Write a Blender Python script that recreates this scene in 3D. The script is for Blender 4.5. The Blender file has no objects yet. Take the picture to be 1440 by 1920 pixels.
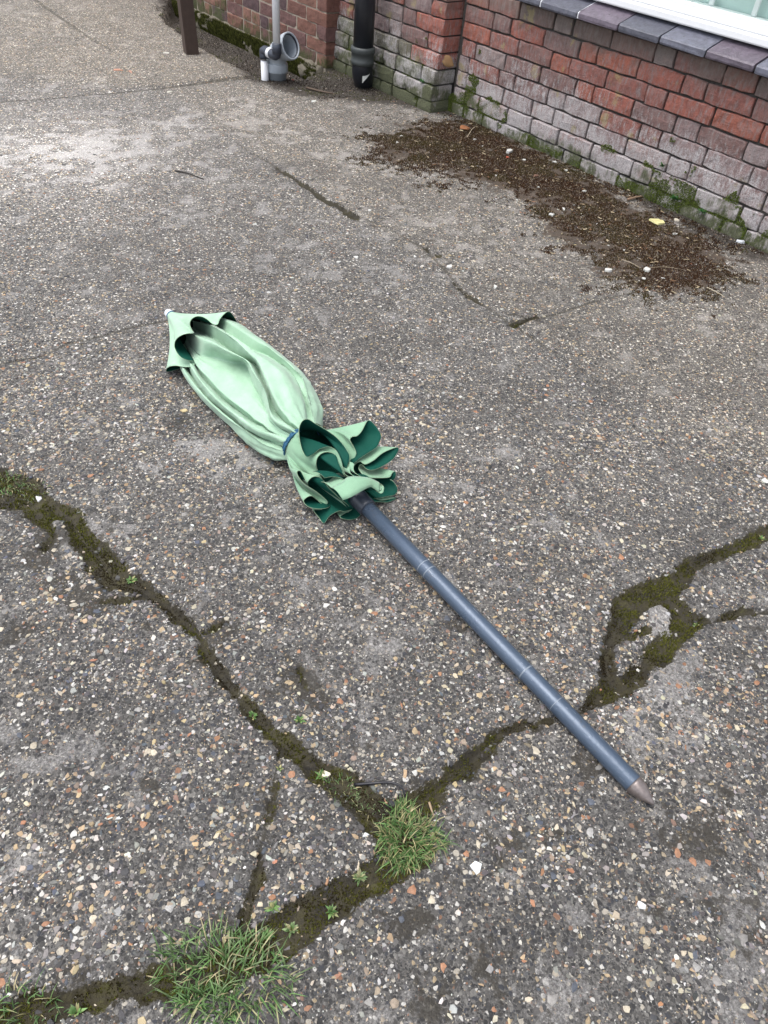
import bpy, bmesh, math, random
import numpy as np
from mathutils import Vector, Matrix

random.seed(11)
rng = np.random.default_rng(7)
S = bpy.context.scene
COL = S.collection

# ---------------------------------------------------------------- camera
CAM = np.array([0.0, 0.0, 1.2541])
RT = np.array([0.99458, 0.07229, 0.07472])
UP = np.array([-0.10397, 0.69158, 0.71478])
FW = np.array([0.0, 0.71867, -0.69535])
FPX = 1386.0
cam_data = bpy.data.cameras.new('camera')
cam = bpy.data.objects.new('camera', cam_data)
COL.objects.link(cam)
cam_data.sensor_fit = 'VERTICAL'
cam_data.sensor_height = 36.0
cam_data.sensor_width = 27.0
cam_data.lens = 36.0 * FPX / 1920.0
cam_data.clip_start = 0.02
cam_data.clip_end = 500.0
mw = Matrix.Identity(4)
for i in range(3):
    mw[i][0] = RT[i]; mw[i][1] = UP[i]; mw[i][2] = -FW[i]; mw[i][3] = CAM[i]
cam.matrix_world = mw
S.camera = cam

# ---------------------------------------------------------------- sky, sun, exposure
SUN_EL, SUN_AZ = math.radians(74), math.radians(-105)
world = bpy.data.worlds.new('World')
S.world = world
world.use_nodes = True
wt = world.node_tree
wt.nodes.clear()
wo = wt.nodes.new('ShaderNodeOutputWorld')
wb = wt.nodes.new('ShaderNodeBackground')
ws = wt.nodes.new('ShaderNodeTexSky')
ws.sky_type = 'NISHITA'
ws.sun_disc = False
ws.sun_elevation = SUN_EL
ws.sun_rotation = SUN_AZ
ws.dust_density = 4.0
ws.air_density = 1.0
wh = wt.nodes.new('ShaderNodeHueSaturation')
wh.inputs['Saturation'].default_value = 0.40
wt.links.new(ws.outputs[0], wh.inputs['Color'])
wt.links.new(wh.outputs[0], wb.inputs[0])
wt.links.new(wb.outputs[0], wo.inputs[0])
wb.inputs[1].default_value = 0.15
sun_data = bpy.data.lights.new('sun', 'SUN')
sun_data.energy = 0.8
sun_data.angle = math.radians(50)
sun_data.color = (1.0, 0.985, 0.96)
sun = bpy.data.objects.new('sun', sun_data)
COL.objects.link(sun)
sd = Vector((math.sin(SUN_AZ) * math.cos(SUN_EL), math.cos(SUN_AZ) * math.cos(SUN_EL), math.sin(SUN_EL)))
sun.rotation_euler = sd.to_track_quat('Z', 'Y').to_euler()
S.view_settings.view_transform = 'Standard'
S.view_settings.look = 'None'
S.view_settings.gamma = 1.0
S.view_settings.use_curve_mapping = False
S.view_settings.exposure = 1.12

# ---------------------------------------------------------------- measuring the place
PHI = -0.838990
U = np.array([math.cos(PHI), math.sin(PHI), 0.0])      # along the house wall
N = np.array([-math.sin(PHI), math.cos(PHI), 0.0])     # from the yard into the wall
WALL_A, WALL_B, WALL_C = 3.165, 3.06, 2.965            # distances of the three wall faces


def site(px, py, z=0.0):
    """surveyed point of the photograph at height z (metres)"""
    k = RT * (px - 720) / FPX - UP * (py - 960) / FPX + FW
    t = (z - CAM[2]) / k[2]
    return CAM + t * k


def site_ray(px, py):
    k = RT * (px - 720) / FPX - UP * (py - 960) / FPX + FW
    return k / np.linalg.norm(k)


def wpt(s, n, z):
    return U * s + N * n + np.array([0, 0, z])


def depth(p):
    return float((np.asarray(p) - CAM) @ FW)


# ---------------------------------------------------------------- helpers
def tag(o, label=None, cat=None, group=None, kind=None):
    if label: o['label'] = label
    if cat: o['category'] = cat
    if group: o['group'] = group
    if kind: o['kind'] = kind
    return o


def link(o, parent=None):
    COL.objects.link(o)
    if parent is not None:
        o.parent = parent
    return o


def mesh_np(name, verts, faces, mat=None, smooth=True, attrs=None, cols=None):
    """faces: list of int arrays (n,3) or (n,4)"""
    me = bpy.data.meshes.new(name)
    verts = np.asarray(verts, np.float32)
    me.vertices.add(len(verts))
    me.vertices.foreach_set('co', verts.ravel())
    loops, starts, totals, off = [], [], [], 0
    for f in faces:
        f = np.asarray(f, np.int32)
        if len(f) == 0: continue
        k = f.shape[1]
        loops.append(f.ravel())
        starts.append(off + np.arange(len(f)) * k)
        totals.append(np.full(len(f), k))
        off += f.size
    loops = np.concatenate(loops); starts = np.concatenate(starts); totals = np.concatenate(totals)
    me.loops.add(len(loops))
    me.loops.foreach_set('vertex_index', loops.astype(np.int32))
    me.polygons.add(len(starts))
    me.polygons.foreach_set('loop_start', starts.astype(np.int32))
    me.polygons.foreach_set('loop_total', totals.astype(np.int32))
    me.polygons.foreach_set('use_smooth', np.full(len(starts), smooth, bool))
    me.update(calc_edges=True)
    for k, v in (attrs or {}).items():
        a = me.attributes.new(k, 'FLOAT', 'POINT')
        a.data.foreach_set('value', np.asarray(v, np.float32).ravel())
    if cols is not None:
        a = me.attributes.new('tint', 'FLOAT_COLOR', 'POINT')
        c = np.ones((len(verts), 4), np.float32); c[:, :3] = cols
        a.data.foreach_set('color', c.ravel())
    for m in (mat if isinstance(mat, (list, tuple)) else [mat]):
        if m: me.materials.append(m)
    return me


def obj_np(name, verts, faces, mat, parent=None, **kw):
    return link(bpy.data.objects.new(name, mesh_np(name, verts, faces, mat, **kw)), parent)


def obj_bm(name, bm, mat, parent=None, smooth=False):
    me = bpy.data.meshes.new(name)
    bm.normal_update()
    bm.to_mesh(me); bm.free()
    for m in (mat if isinstance(mat, (list, tuple)) else [mat]): me.materials.append(m)
    if smooth:
        me.polygons.foreach_set('use_smooth', np.ones(len(me.polygons), bool))
    return link(bpy.data.objects.new(name, me), parent)


def empty(name, loc, parent=None):
    o = bpy.data.objects.new(name, None)
    o.empty_display_size = 0.1
    o.location = loc
    return link(o, parent)


def keep_world(o, parent):
    """parent without moving (parents are unrotated empties)"""
    o.parent = parent
    o.matrix_parent_inverse = Matrix.Translation(-Vector(parent.location))
    return o


def catmull(P, n, closed=False):
    """resample control points to n points, even in arc length"""
    P = np.asarray(P, float)
    if closed:
        Q = np.vstack([P[-1:], P, P[:2]])
    else:
        Q = np.vstack([2 * P[:1] - P[1:2], P, 2 * P[-1:] - P[-2:-1]])
    out = []
    for i in range(1, len(Q) - 2):
        p0, p1, p2, p3 = Q[i - 1], Q[i], Q[i + 1], Q[i + 2]
        for t in np.linspace(0, 1, 14, endpoint=False):
            out.append(0.5 * (2 * p1 + (p2 - p0) * t + (2 * p0 - 5 * p1 + 4 * p2 - p3) * t * t + (3 * p1 - p0 - 3 * p2 + p3) * t ** 3))
    out.append(P[0] if closed else P[-1])
    out = np.array(out)
    d = np.r_[0, np.cumsum(np.linalg.norm(np.diff(out[:, :3] if out.shape[1] > 2 else out, axis=0), axis=1))]
    tt = np.linspace(0, d[-1], n, endpoint=not closed)
    return np.stack([np.interp(tt, d, out[:, k]) for k in range(out.shape[1])], 1)


def grid_faces(nr, nc, closed=False):
    i = np.arange(nr - 1)[:, None]
    j = np.arange(nc if closed else nc - 1)[None, :]
    j2 = (j + 1) % nc
    a = i * nc + j; b = i * nc + j2; c = (i + 1) * nc + j2; d = (i + 1) * nc + j
    return np.stack([a, b, c, d], -1).reshape(-1, 4)


def tube(path, radii, seg=20, cap=True, closed=False):
    """verts, faces of a tube along path"""
    path = np.asarray(path, float)
    radii = np.broadcast_to(radii, (len(path),))
    T = np.gradient(path, axis=0)
    T /= np.linalg.norm(T, axis=1)[:, None] + 1e-12
    ref = np.array([0, 0, 1.0])
    if abs(T[0] @ ref) > .9: ref = np.array([1.0, 0, 0])
    e1 = np.cross(T[0], ref); e1 /= np.linalg.norm(e1)
    V = []
    for p, t, r in zip(path, T, radii):
        e1 = e1 - (e1 @ t) * t; e1 /= np.linalg.norm(e1)
        e2 = np.cross(t, e1)
        a = np.linspace(0, 2 * np.pi, seg, endpoint=False)
        V.append(p + r * (np.cos(a)[:, None] * e1 + np.sin(a)[:, None] * e2))
    V = np.concatenate(V)
    F = [grid_faces(len(path), seg, True)]
    if cap:
        n0 = len(V)
        V = np.vstack([V, path[:1], path[-1:]])
        a = np.arange(seg); b = (a + 1) % seg
        F.append(np.stack([b, a, np.full(seg, n0)], 1))
        o = (len(path) - 1) * seg
        F.append(np.stack([o + a, o + b, np.full(seg, n0 + 1)], 1))
    return V, F


# value noise for geometry
def vnoise(x, y, seed=0):
    xi = np.floor(x).astype(np.int64); yi = np.floor(y).astype(np.int64)
    fx = x - xi; fy = y - yi
    fx = fx * fx * (3 - 2 * fx); fy = fy * fy * (3 - 2 * fy)

    def h(a, b):
        v = (a * 374761393 + b * 668265263 + seed * 974634777) & 0xffffffff
        v = ((v ^ (v >> 13)) * 1274126177) & 0xffffffff
        return ((v ^ (v >> 16)) & 0xffff) / 65535.0
    return (h(xi, yi) * (1 - fx) + h(xi + 1, yi) * fx) * (1 - fy) + (h(xi, yi + 1) * (1 - fx) + h(xi + 1, yi + 1) * fx) * fy


def fbm(x, y, seed=0, o=4):
    v = 0; a = .5; s = 0
    for k in range(o):
        v = v + a * vnoise(x * 2 ** k, y * 2 ** k, seed + k); s += a; a *= .5
    return v / s


# ---------------------------------------------------------------- material helpers
class Mat:
    def __init__(self, name, rough=0.7, color=(.5, .5, .5)):
        self.m = bpy.data.materials.new(name)
        self.m.use_nodes = True
        self.t = self.m.node_tree
        self.b = self.t.nodes['Principled BSDF']
        self.b.inputs['Roughness'].default_value = rough
        self.b.inputs['Base Color'].default_value = (*color, 1)

    def n(self, kind, **kw):
        nd = self.t.nodes.new(kind)
        for k, v in kw.items():
            if isinstance(v, (int, float, str, bool)) and hasattr(nd, k): setattr(nd, k, v)
        return nd

    def l(self, a, b):
        self.t.links.new(a, b)

    def put(self, inp, v):
        if hasattr(v, 'links') or isinstance(v, bpy.types.NodeSocket): self.l(v, inp)
        elif isinstance(v, (tuple, list)) and inp.type == 'RGBA' and len(v) == 3: inp.default_value = (*v, 1)
        else: inp.default_value = v

    def pos(self):
        return self.n('ShaderNodeNewGeometry').outputs['Position']

    def objc(self):
        return self.n('ShaderNodeTexCoord').outputs['Object']

    def noise(self, vec, scale, detail=4, rough=.55, out='Fac'):
        k = self.n('ShaderNodeTexNoise')
        k.inputs['Scale'].default_value = scale; k.inputs['Detail'].default_value = detail
        k.inputs['Roughness'].default_value = rough
        self.l(vec, k.inputs['Vector'])
        return k.outputs[out]

    def vor(self, vec, scale, feature='F1', rand=1.0):
        k = self.n('ShaderNodeTexVoronoi')
        k.feature = feature
        k.inputs['Scale'].default_value = scale
        k.inputs['Randomness'].default_value = rand
        self.l(vec, k.inputs['Vector'])
        return k

    def math(self, op, a, b=0.0, clamp=False):
        k = self.n('ShaderNodeMath'); k.operation = op; k.use_clamp = clamp
        self.put(k.inputs[0], a); self.put(k.inputs[1], b)
        return k.outputs[0]

    def ramp(self, fac, stops, interp='LINEAR'):
        k = self.n('ShaderNodeValToRGB')
        r = k.color_ramp; r.interpolation = interp
        while len(r.elements) < len(stops): r.elements.new(.5)
        for e, (p, c) in zip(r.elements, stops):
            e.position = p; e.color = (*c, 1) if not isinstance(c, (int, float)) else (c, c, c, 1)
        self.put(k.inputs[0], fac)
        return k.outputs[0]

    def step(self, v, a, b):
        k = self.n('ShaderNodeMapRange'); k.interpolation_type = 'SMOOTHSTEP'
        self.put(k.inputs[0], v)
        k.inputs[1].default_value = a; k.inputs[2].default_value = b
        k.inputs[3].default_value = 0; k.inputs[4].default_value = 1
        return k.outputs[0]

    def mix(self, f, a, b, blend='MIX'):
        k = self.n('ShaderNodeMix'); k.data_type = 'RGBA'; k.blend_type = blend
        self.put(k.inputs[0], f); self.put(k.inputs[6], a); self.put(k.inputs[7], b)
        return k.outputs[2]

    def attr(self, name, out='Fac'):
        k = self.n('ShaderNodeAttribute'); k.attribute_name = name
        return k.outputs[out]

    def bump(self, h, dist, strength=1.0):
        k = self.n('ShaderNodeBump')
        k.inputs['Distance'].default_value = dist
        k.inputs['Strength'].default_value = strength
        self.l(h, k.inputs['Height'])
        self.l(k.outputs[0], self.b.inputs['Normal'])

    def color(self, c):
        self.put(self.b.inputs['Base Color'], c)

    def rough(self, r):
        self.put(self.b.inputs['Roughness'], r)


# ---- concrete
def concrete_material():
    M = Mat('weathered_concrete', .85)
    p = M.pos()
    w = M.noise(p, 60, 2, out='Color')
    wv = M.n('ShaderNodeVectorMath'); wv.operation = 'SCALE'; M.l(w, wv.inputs[0]); wv.inputs['Scale'].default_value = .010
    ad = M.n('ShaderNodeVectorMath'); ad.operation = 'ADD'; M.l(p, ad.inputs[0]); M.l(wv.outputs[0], ad.inputs[1])
    pv = ad.outputs[0]
    big = M.noise(p, 1.3, 5)
    med = M.noise(p, 7, 5, .65)
    fine = M.noise(p, 190, 5, .7)
    v1 = M.vor(pv, 150); v2 = M.vor(pv, 330); v3 = M.vor(pv, 75)
    s1 = M.n('ShaderNodeSeparateColor'); M.l(v1.outputs['Color'], s1.inputs[0])
    s2 = M.n('ShaderNodeSeparateColor'); M.l(v2.outputs['Color'], s2.inputs[0])
    s3 = M.n('ShaderNodeSeparateColor'); M.l(v3.outputs['Color'], s3.inputs[0])
    stones = [(0, (.028, .027, .027)), (.24, (.055, .052, .049)), (.46, (.10, .094, .087)), (.58, (.20, .19, .175)),
              (.68, (.042, .044, .052)), (.78, (.37, .29, .185)), (.83, (.46, .42, .35)), (.89, (.24, .13, .08)), (.91, (.58, .56, .52)), (.97, (.11, .08, .065))]
    c1 = M.ramp(s1.outputs[0], stones, 'CONSTANT')
    c2 = M.ramp(s2.outputs[0], stones, 'CONSTANT')
    c3 = M.ramp(s3.outputs[0], stones, 'CONSTANT')
    tone = M.attr('tone'); warm = M.attr('warm'); expose = M.attr('expose')
    paste = M.mix(M.ramp(fine, [(.34, 0.0), (.66, 1.0)]), (.022, .0205, .0195), (.20, .19, .177))
    m2 = M.math('MULTIPLY', M.math('GREATER_THAN', s2.outputs[1], .35), M.step(v2.outputs['Distance'], .62, .42))
    c = M.mix(m2, paste, c2)
    m1 = M.math('MULTIPLY', M.math('GREATER_THAN', s1.outputs[1], .42), M.step(v1.outputs['Distance'], .58, .46))
    c = M.mix(m1, c, c1)
    m3 = M.math('MULTIPLY', M.math('GREATER_THAN', s3.outputs[1], .86), M.step(v3.outputs['Distance'], .42, .34))
    c = M.mix(m3, c, c3)
    # thin pale skin of cement left where the surface has not worn away
    skin = M.step(M.math('ADD', M.math('MULTIPLY', med, 1.0), M.math('MULTIPLY', M.math('SUBTRACT', fine, .5), .35)), .52, .72)
    skinf = M.math('MULTIPLY', M.math('MULTIPLY', skin, .6), M.math('SUBTRACT', 1.0, expose, True), True)
    c = M.mix(M.math('MULTIPLY', skinf, .72), c, M.mix(fine, (.17, .165, .16), (.37, .355, .34)))
    # pale skin of cement in ragged islands, plus far-left glare painted pale
    cr2 = M.noise(p, 70, 6, .8)
    crust_glare = M.step(M.math('ADD', M.attr('crust_glare'), M.math('MULTIPLY', M.math('SUBTRACT', cr2, .5), .9)), -.03, .13)
    flk = M.ramp(M.math('ADD', M.math('MULTIPLY', fine, .6), M.math('MULTIPLY', M.noise(p, 420, 3, .7), .4)), [(.38, (.085, .080, .077)), (.5, (.24, .23, .222)), (.64, (.50, .485, .47))])
    c = M.mix(M.math('MULTIPLY', crust_glare, .66), c, flk)
    # broad tone
    mot = M.noise(p, 4.2, 6, .7)
    tn = M.math('ADD', M.math('ADD', tone, .02), M.math('ADD', M.math('MULTIPLY', big, .75), M.math('MULTIPLY', mot, .85)))
    tcol = M.n('ShaderNodeCombineColor')
    for k in range(3): M.l(tn, tcol.inputs[k])
    c = M.mix(1.0, c, tcol.outputs[0], 'MULTIPLY')
    c = M.mix(warm, c, M.mix(1.0, c, (1.18, 1.04, .80), 'MULTIPLY'))
    # dark lichen and dirt spots
    lich = M.noise(p, 23, 6, .7)
    nearc = M.step(M.attr('crack'), .10, .0)
    lm = M.step(M.math('ADD', M.math('ADD', M.math('ADD', lich, M.math('ADD', M.math('MULTIPLY', nearc, .075), M.attr('spots'))), M.math('MULTIPLY', M.math('SUBTRACT', med, .5), .5)), M.math('MULTIPLY', M.math('SUBTRACT', cr2, .5), .5)), .625, .715)
    c = M.mix(M.math('MULTIPLY', lm, .8), c, (.022, .018, .012))
    # moss soil in the cracks
    rag = M.math('ADD', M.math('MULTIPLY', M.math('SUBTRACT', M.noise(p, 110, 5, .7), .5), .030), M.math('MULTIPLY', M.math('SUBTRACT', fine, .5), .014))
    ck = M.math('ADD', M.attr('crack'), rag)
    cm = M.step(ck, .0012, -.0008)
    mossn = M.noise(p, 26, 5, .6)
    mossc = M.ramp(M.math('ADD', mossn, M.math('MULTIPLY', M.math('SUBTRACT', fine, .5), .5)),
                   [(.2, (.005, .004, .002)), (.42, (.014, .0105, .0035)), (.60, (.028, .023, .006)), (.8, (.052, .052, .010))])
    c = M.mix(cm, c, mossc)
    # hairline centre
    hl = M.math('ADD', M.attr('joint'), M.math('MULTIPLY', M.math('SUBTRACT', M.noise(p, 60, 4), .5), .010))
    hm = M.step(hl, .002, -.002)
    c = M.mix(M.math('MULTIPLY', hm, .55), c, (.026, .022, .013))
    # brown moss litter along the wall
    pr = M.math('ADD', M.math('MULTIPLY', M.math('SUBTRACT', M.noise(p, 9, 7, .75), .5), .62), M.math('MULTIPLY', M.math('SUBTRACT', M.noise(p, 55, 4, .7), .5), .25))
    pm = M.step(M.math('ADD', M.attr('litter'), pr), .015, -.02)
    litc = M.ramp(M.math('ADD', M.noise(p, 30, 5, .7), M.math('MULTIPLY', M.math('SUBTRACT', fine, .5), .7)),
                  [(.25, (.012, .007, .004)), (.5, (.040, .024, .013)), (.7, (.075, .05, .03)), (.85, (.18, .15, .11))])
    c = M.mix(M.math('MULTIPLY', pm, .85), c, litc)
    # damp soil at the drains
    dm = M.step(M.math('ADD', M.attr('soil'), M.math('MULTIPLY', pr, .45)), .03, -.05)
    c = M.mix(M.math('MULTIPLY', dm, .85), c, M.mix(.7, litc, (.012, .010, .008)))
    M.color(c)
    h = M.math('ADD', M.math('MULTIPLY', fine, .6), M.math('MULTIPLY', M.math('SUBTRACT', 1.0, v1.outputs['Distance']), .8))
    h = M.math('ADD', h, M.math('MULTIPLY', M.math('SUBTRACT', 1.0, v2.outputs['Distance']), .5))
    M.bump(h, .0022, .9)
    M.rough(M.ramp(big, [(.3, .72), (.7, .92)]))
    return M.m


def tint_material(name, rough=.8, bump=None, var=.0, spec=.3, sub=0):
    """colour from the per-point tint"""
    M = Mat(name, rough)
    c = M.attr('tint', 'Color')
    if var:
        f = M.noise(M.pos(), 320, 3)
        c = M.mix(var, c, M.mix(1.0, c, M.ramp(f, [(.3, .55), (.7, 1.5)]), 'MULTIPLY'))
    M.color(c)
    M.b.inputs['Specular IOR Level'].default_value = spec
    if bump: M.bump(M.noise(M.pos(), bump[0], 4), bump[1])
    return M.m


def brick_material(name, white=True):
    M = Mat(name, .88)
    p = M.pos()
    oi = M.n('ShaderNodeObjectInfo')
    xyz = M.n('ShaderNodeSeparateXYZ'); M.l(p, xyz.inputs[0])
    z = xyz.outputs[2]
    fine = M.noise(p, 210, 5, .7)
    med = M.noise(p, 32, 6, .68)
    big = M.noise(p, 6.5, 4, .6)
    base = M.mix(1.0, oi.outputs['Color'], M.ramp(med, [(.25, (.55, .5, .5)), (.5, (1, 1, 1)), (.75, (1.35, 1.25, 1.2))]), 'MULTIPLY')
    base = M.mix(.5, base, M.mix(1.0, base, M.ramp(fine, [(.25, .45), (.75, 1.55)]), 'MULTIPLY'))
    vs_ = M.n('ShaderNodeVectorMath'); vs_.operation = 'MULTIPLY'; M.l(p, vs_.inputs[0]); vs_.inputs[1].default_value = (1, 1, .28)
    streak = M.noise(vs_.outputs[0], 75, 5, .7)
    if white:
        # grime over everything
        base = M.mix(M.math('MULTIPLY', M.step(streak, .42, .70), .68), base, M.mix(fine, (.13, .115, .112), (.36, .325, .318)))
        # soot and lime run below the sill
        so = M.step(M.math('ADD', z, M.math('MULTIPLY', M.math('SUBTRACT', big, .5), .30)), .46, .56)
        base = M.mix(M.math('MULTIPLY', so, .62), base, M.mix(streak, (.075, .064, .057), (.26, .23, .205)))
        # salts climbing from the ground
        ef = M.math('SUBTRACT', M.math('ADD', M.math('MULTIPLY', M.math('SUBTRACT', big, .5), .5), M.math('MULTIPLY', M.math('SUBTRACT', streak, .5), .62)), M.math('SUBTRACT', z, .25))
        efm = M.step(M.math('ADD', ef, M.math('MULTIPLY', M.math('SUBTRACT', fine, .5), .34)), -.08, .18)
        base = M.mix(M.math('MULTIPLY', efm, .80), base, M.mix(M.ramp(fine, [(.3, 0.0), (.7, 1.0)]), (.20, .183, .187), (.72, .69, .69)))
        yl = M.step(M.math('ADD', M.noise(p, 10, 4), M.math('MULTIPLY', M.math('SUBTRACT', fine, .5), .2)), .62, .70)
        base = M.mix(M.math('MULTIPLY', yl, .5), base, (.36, .31, .13))
    # algae low down
    al = M.math('SUBTRACT', M.math('ADD', M.math('MULTIPLY', M.math('SUBTRACT', M.noise(p, 6, 5, .65), .5), .62), M.math('MULTIPLY', M.math('SUBTRACT', streak, .5), .30)), M.math('SUBTRACT', z, .075))
    alm = M.step(M.math('ADD', al, M.math('MULTIPLY', M.math('SUBTRACT', fine, .5), .08)), -.02, .075) if not white else M.step(M.math('ADD', M.math('ADD', al, M.math('MULTIPLY', M.math('SUBTRACT', 1.0, oi.outputs['Alpha']), .16)), M.math('MULTIPLY', M.math('SUBTRACT', fine, .5), .12)), -.02, .09)
    base = M.mix(M.math('MULTIPLY', alm, .9), base, M.mix(M.ramp(fine, [(.3, 0.0), (.7, 1.0)]), (.018, .018, .008), (.095, .115, .030)))
    M.color(base)
    M.bump(M.math('ADD', M.math('MULTIPLY', med, 1.0), M.math('MULTIPLY', fine, .7)), .007, 1.0)
    return M.m


MAT_CONC = concrete_material()
MAT_STONE = tint_material('aggregate_stone', .62, (500, .0006), .35, .4)
MAT_MOSS = tint_material('moss', .95, None, .3, .1)
MAT_GRASS = tint_material('grass_blade', .55, None, .15, .3)
MAT_BRICK = brick_material('old_red_brick')
MAT_BRICK_C = brick_material('brown_brick', False)

m = Mat('old_mortar', .95)
p_ = m.pos()
m.color(m.mix(m.noise(p_, 60, 6, .7), (.014, .013, .012), (.105, .095, .087)))
m.bump(m.noise(p_, 90, 6, .7), .006)
MAT_MORTAR = m.m
m = Mat('pale_mortar', .95)
p_ = m.pos()
m.color(m.mix(m.noise(p_, 60, 6, .7), (.18, .155, .125), (.48, .42, .34)))
m.bump(m.noise(p_, 90, 6, .7), .004)
MAT_MORTAR_C = m.m
m = Mat('blue_engineering_brick', .42)
p_ = m.pos()
oi_ = m.n('ShaderNodeObjectInfo')
f_ = m.noise(p_, 45, 6, .65)
cc_ = m.mix(1.0, oi_.outputs['Color'], m.ramp(f_, [(.25, .6), (.75, 1.45)]), 'MULTIPLY')
sp_ = m.step(m.noise(p_, 70, 2), .70, .74)
cc_ = m.mix(sp_, cc_, (.02, .018, .02))
m.color(cc_)
m.bump(m.noise(p_, 120, 5), .0015)
MAT_SILL = m.m


def plain(name, color, rough=.5, metal=0.0, nscale=40, var=.35, bump=0.0):
    M = Mat(name, rough)
    f = M.noise(M.pos(), nscale, 5, .65)
    M.color(M.mix(f, tuple(c * (1 - var) for c in color), tuple(min(1, c * (1 + var)) for c in color)))
    M.b.inputs['Metallic'].default_value = metal
    if bump: M.bump(f, bump)
    return M.m


MAT_UPVC = plain('white_upvc', (.80, .81, .82), .3, var=.04)
MAT_WHITEPIPE = plain('white_plastic_pipe', (.66, .67, .70), .38, var=.08)
MAT_GREYPIPE = plain('grey_plastic_pipe', (.37, .41, .455), .42, var=.12)
MAT_BLACKPIPE = plain('black_plastic_pipe', (.016, .018, .024), .3, var=.3)
MAT_SEALCOL = plain('dark_grey_collar', (.045, .052, .052), .5, var=.3)
MAT_DARKCOUP = plain('dark_blue_coupling', (.035, .042, .06), .4, var=.3)
MAT_POST = plain('brown_painted_post', (.052, .032, .024), .6, var=.3, bump=.001)
MAT_BLIND = plain('pale_teal_blind', (.50, .63, .60), .8, var=.08, nscale=12)
MAT_ROOM = plain('dim_room', (.25, .27, .26), .9)
MAT_CORD = plain('blue_cord', (.018, .085, .16), .8, nscale=110, var=1.0)
MAT_FINIAL = plain('white_finial', (.62, .65, .72), .4, var=.2)
MAT_STICKER = plain('silver_sticker', (.62, .63, .60), .4, var=.3, nscale=90)
MAT_DARKPLASTIC = plain('black_plastic', (.012, .012, .016), .4)

g_ = bpy.data.materials.new('window_glass'); g_.use_nodes = True
gb_ = g_.node_tree.nodes['Principled BSDF']
gb_.inputs['Base Color'].default_value = (.92, .98, .96, 1)
gb_.inputs['Roughness'].default_value = .02
gb_.inputs['Transmission Weight'].default_value = 1.0
gb_.inputs['IOR'].default_value = 1.2
MAT_GLASS = g_


def cloth_material(name, color, dark, rough=.78, sheen=.2):
    M = Mat(name, rough)
    o = M.pos()
    f = M.noise(o, 14, 5, .6)
    c = M.mix(M.ramp(f, [(.3, 0.0), (.7, 1.0)]), dark, color)
    st = M.step(M.noise(o, 34, 6, .7), .66, .78)
    c = M.mix(M.math('MULTIPLY', st, .32), c, tuple(v * .5 for v in color))
    gr = M.step(M.noise(o, 9, 6, .75), .54, .74)
    c = M.mix(M.math('MULTIPLY', gr, .30), c, tuple(v * k for v, k in zip(color, (.62, .60, .52))))
    w1 = M.n('ShaderNodeTexNoise'); w1.inputs['Scale'].default_value = 900; w1.inputs['Detail'].default_value = 2
    M.l(o, w1.inputs['Vector'])
    c = M.mix(.22, c, M.mix(1.0, c, M.ramp(w1.outputs['Fac'], [(.3, .6), (.7, 1.4)]), 'MULTIPLY'))
    M.color(c)
    M.b.inputs['Sheen Weight'].default_value = sheen
    M.b.inputs['Specular IOR Level'].default_value = .2
    M.b.inputs['Sheen Roughness'].default_value = .5
    h = M.math('ADD', M.math('MULTIPLY', M.noise(o, 38, 3, .5), 1.0), M.math('MULTIPLY', w1.outputs['Fac'], .16))
    M.bump(h, .002, .5)
    return M.m


MAT_CLOTH = cloth_material('pale_green_canvas', (.345, .51, .38), (.275, .43, .305))
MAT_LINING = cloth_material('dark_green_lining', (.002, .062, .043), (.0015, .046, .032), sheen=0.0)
MAT_SKIRT = cloth_material('grubby_green_canvas', (.225, .375, .25), (.175, .31, .205))
MAT_HEM = cloth_material('pale_hem', (.27, .36, .23), (.20, .29, .18))

m = Mat('slate_blue_pole_paint', .36)
p_ = m.pos()
f_ = m.noise(p_, 30, 5, .65)
c_ = m.mix(f_, (.050, .072, .108), (.074, .102, .146))
sc_ = m.step(m.noise(p_, 260, 4, .75), .62, .74)
c_ = m.mix(m.math('MULTIPLY', sc_, .45), c_, (.26, .29, .33))
mp_ = m.n('ShaderNodeMapping'); mp_.vector_type = 'TEXTURE'; mp_.inputs['Rotation'].default_value = (0, 0, 2.302); mp_.inputs['Scale'].default_value = (14, 1, 1)
m.l(p_, mp_.inputs['Vector'])
sk_ = m.step(m.noise(mp_.outputs[0], 420, 3, .6), .66, .72)
c_ = m.mix(m.math('MULTIPLY', sk_, .6), c_, (.30, .34, .40))
dt_ = m.step(m.noise(p_, 42, 6, .75), .58, .75)
c_ = m.mix(m.math('MULTIPLY', dt_, .5), c_, (.085, .075, .06))
m.color(c_)
m.rough(m.ramp(m.noise(p_, 18, 4), [(.3, .25), (.7, .38)]))
m.b.inputs['Metallic'].default_value = .25
m.bump(m.noise(p_, 150, 4), .0006)
MAT_POLE = m.m
MAT_SCUFF = plain('scuffed_ring', (.17, .20, .24), .5, .2, var=.5, nscale=150)
MAT_SPIKE = plain('worn_metal_spike', (.20, .17, .16), .38, .6, nscale=90, var=.7)
MAT_COLLAR = plain('black_collar_plastic', (.022, .028, .04), .35, var=.3)

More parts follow.
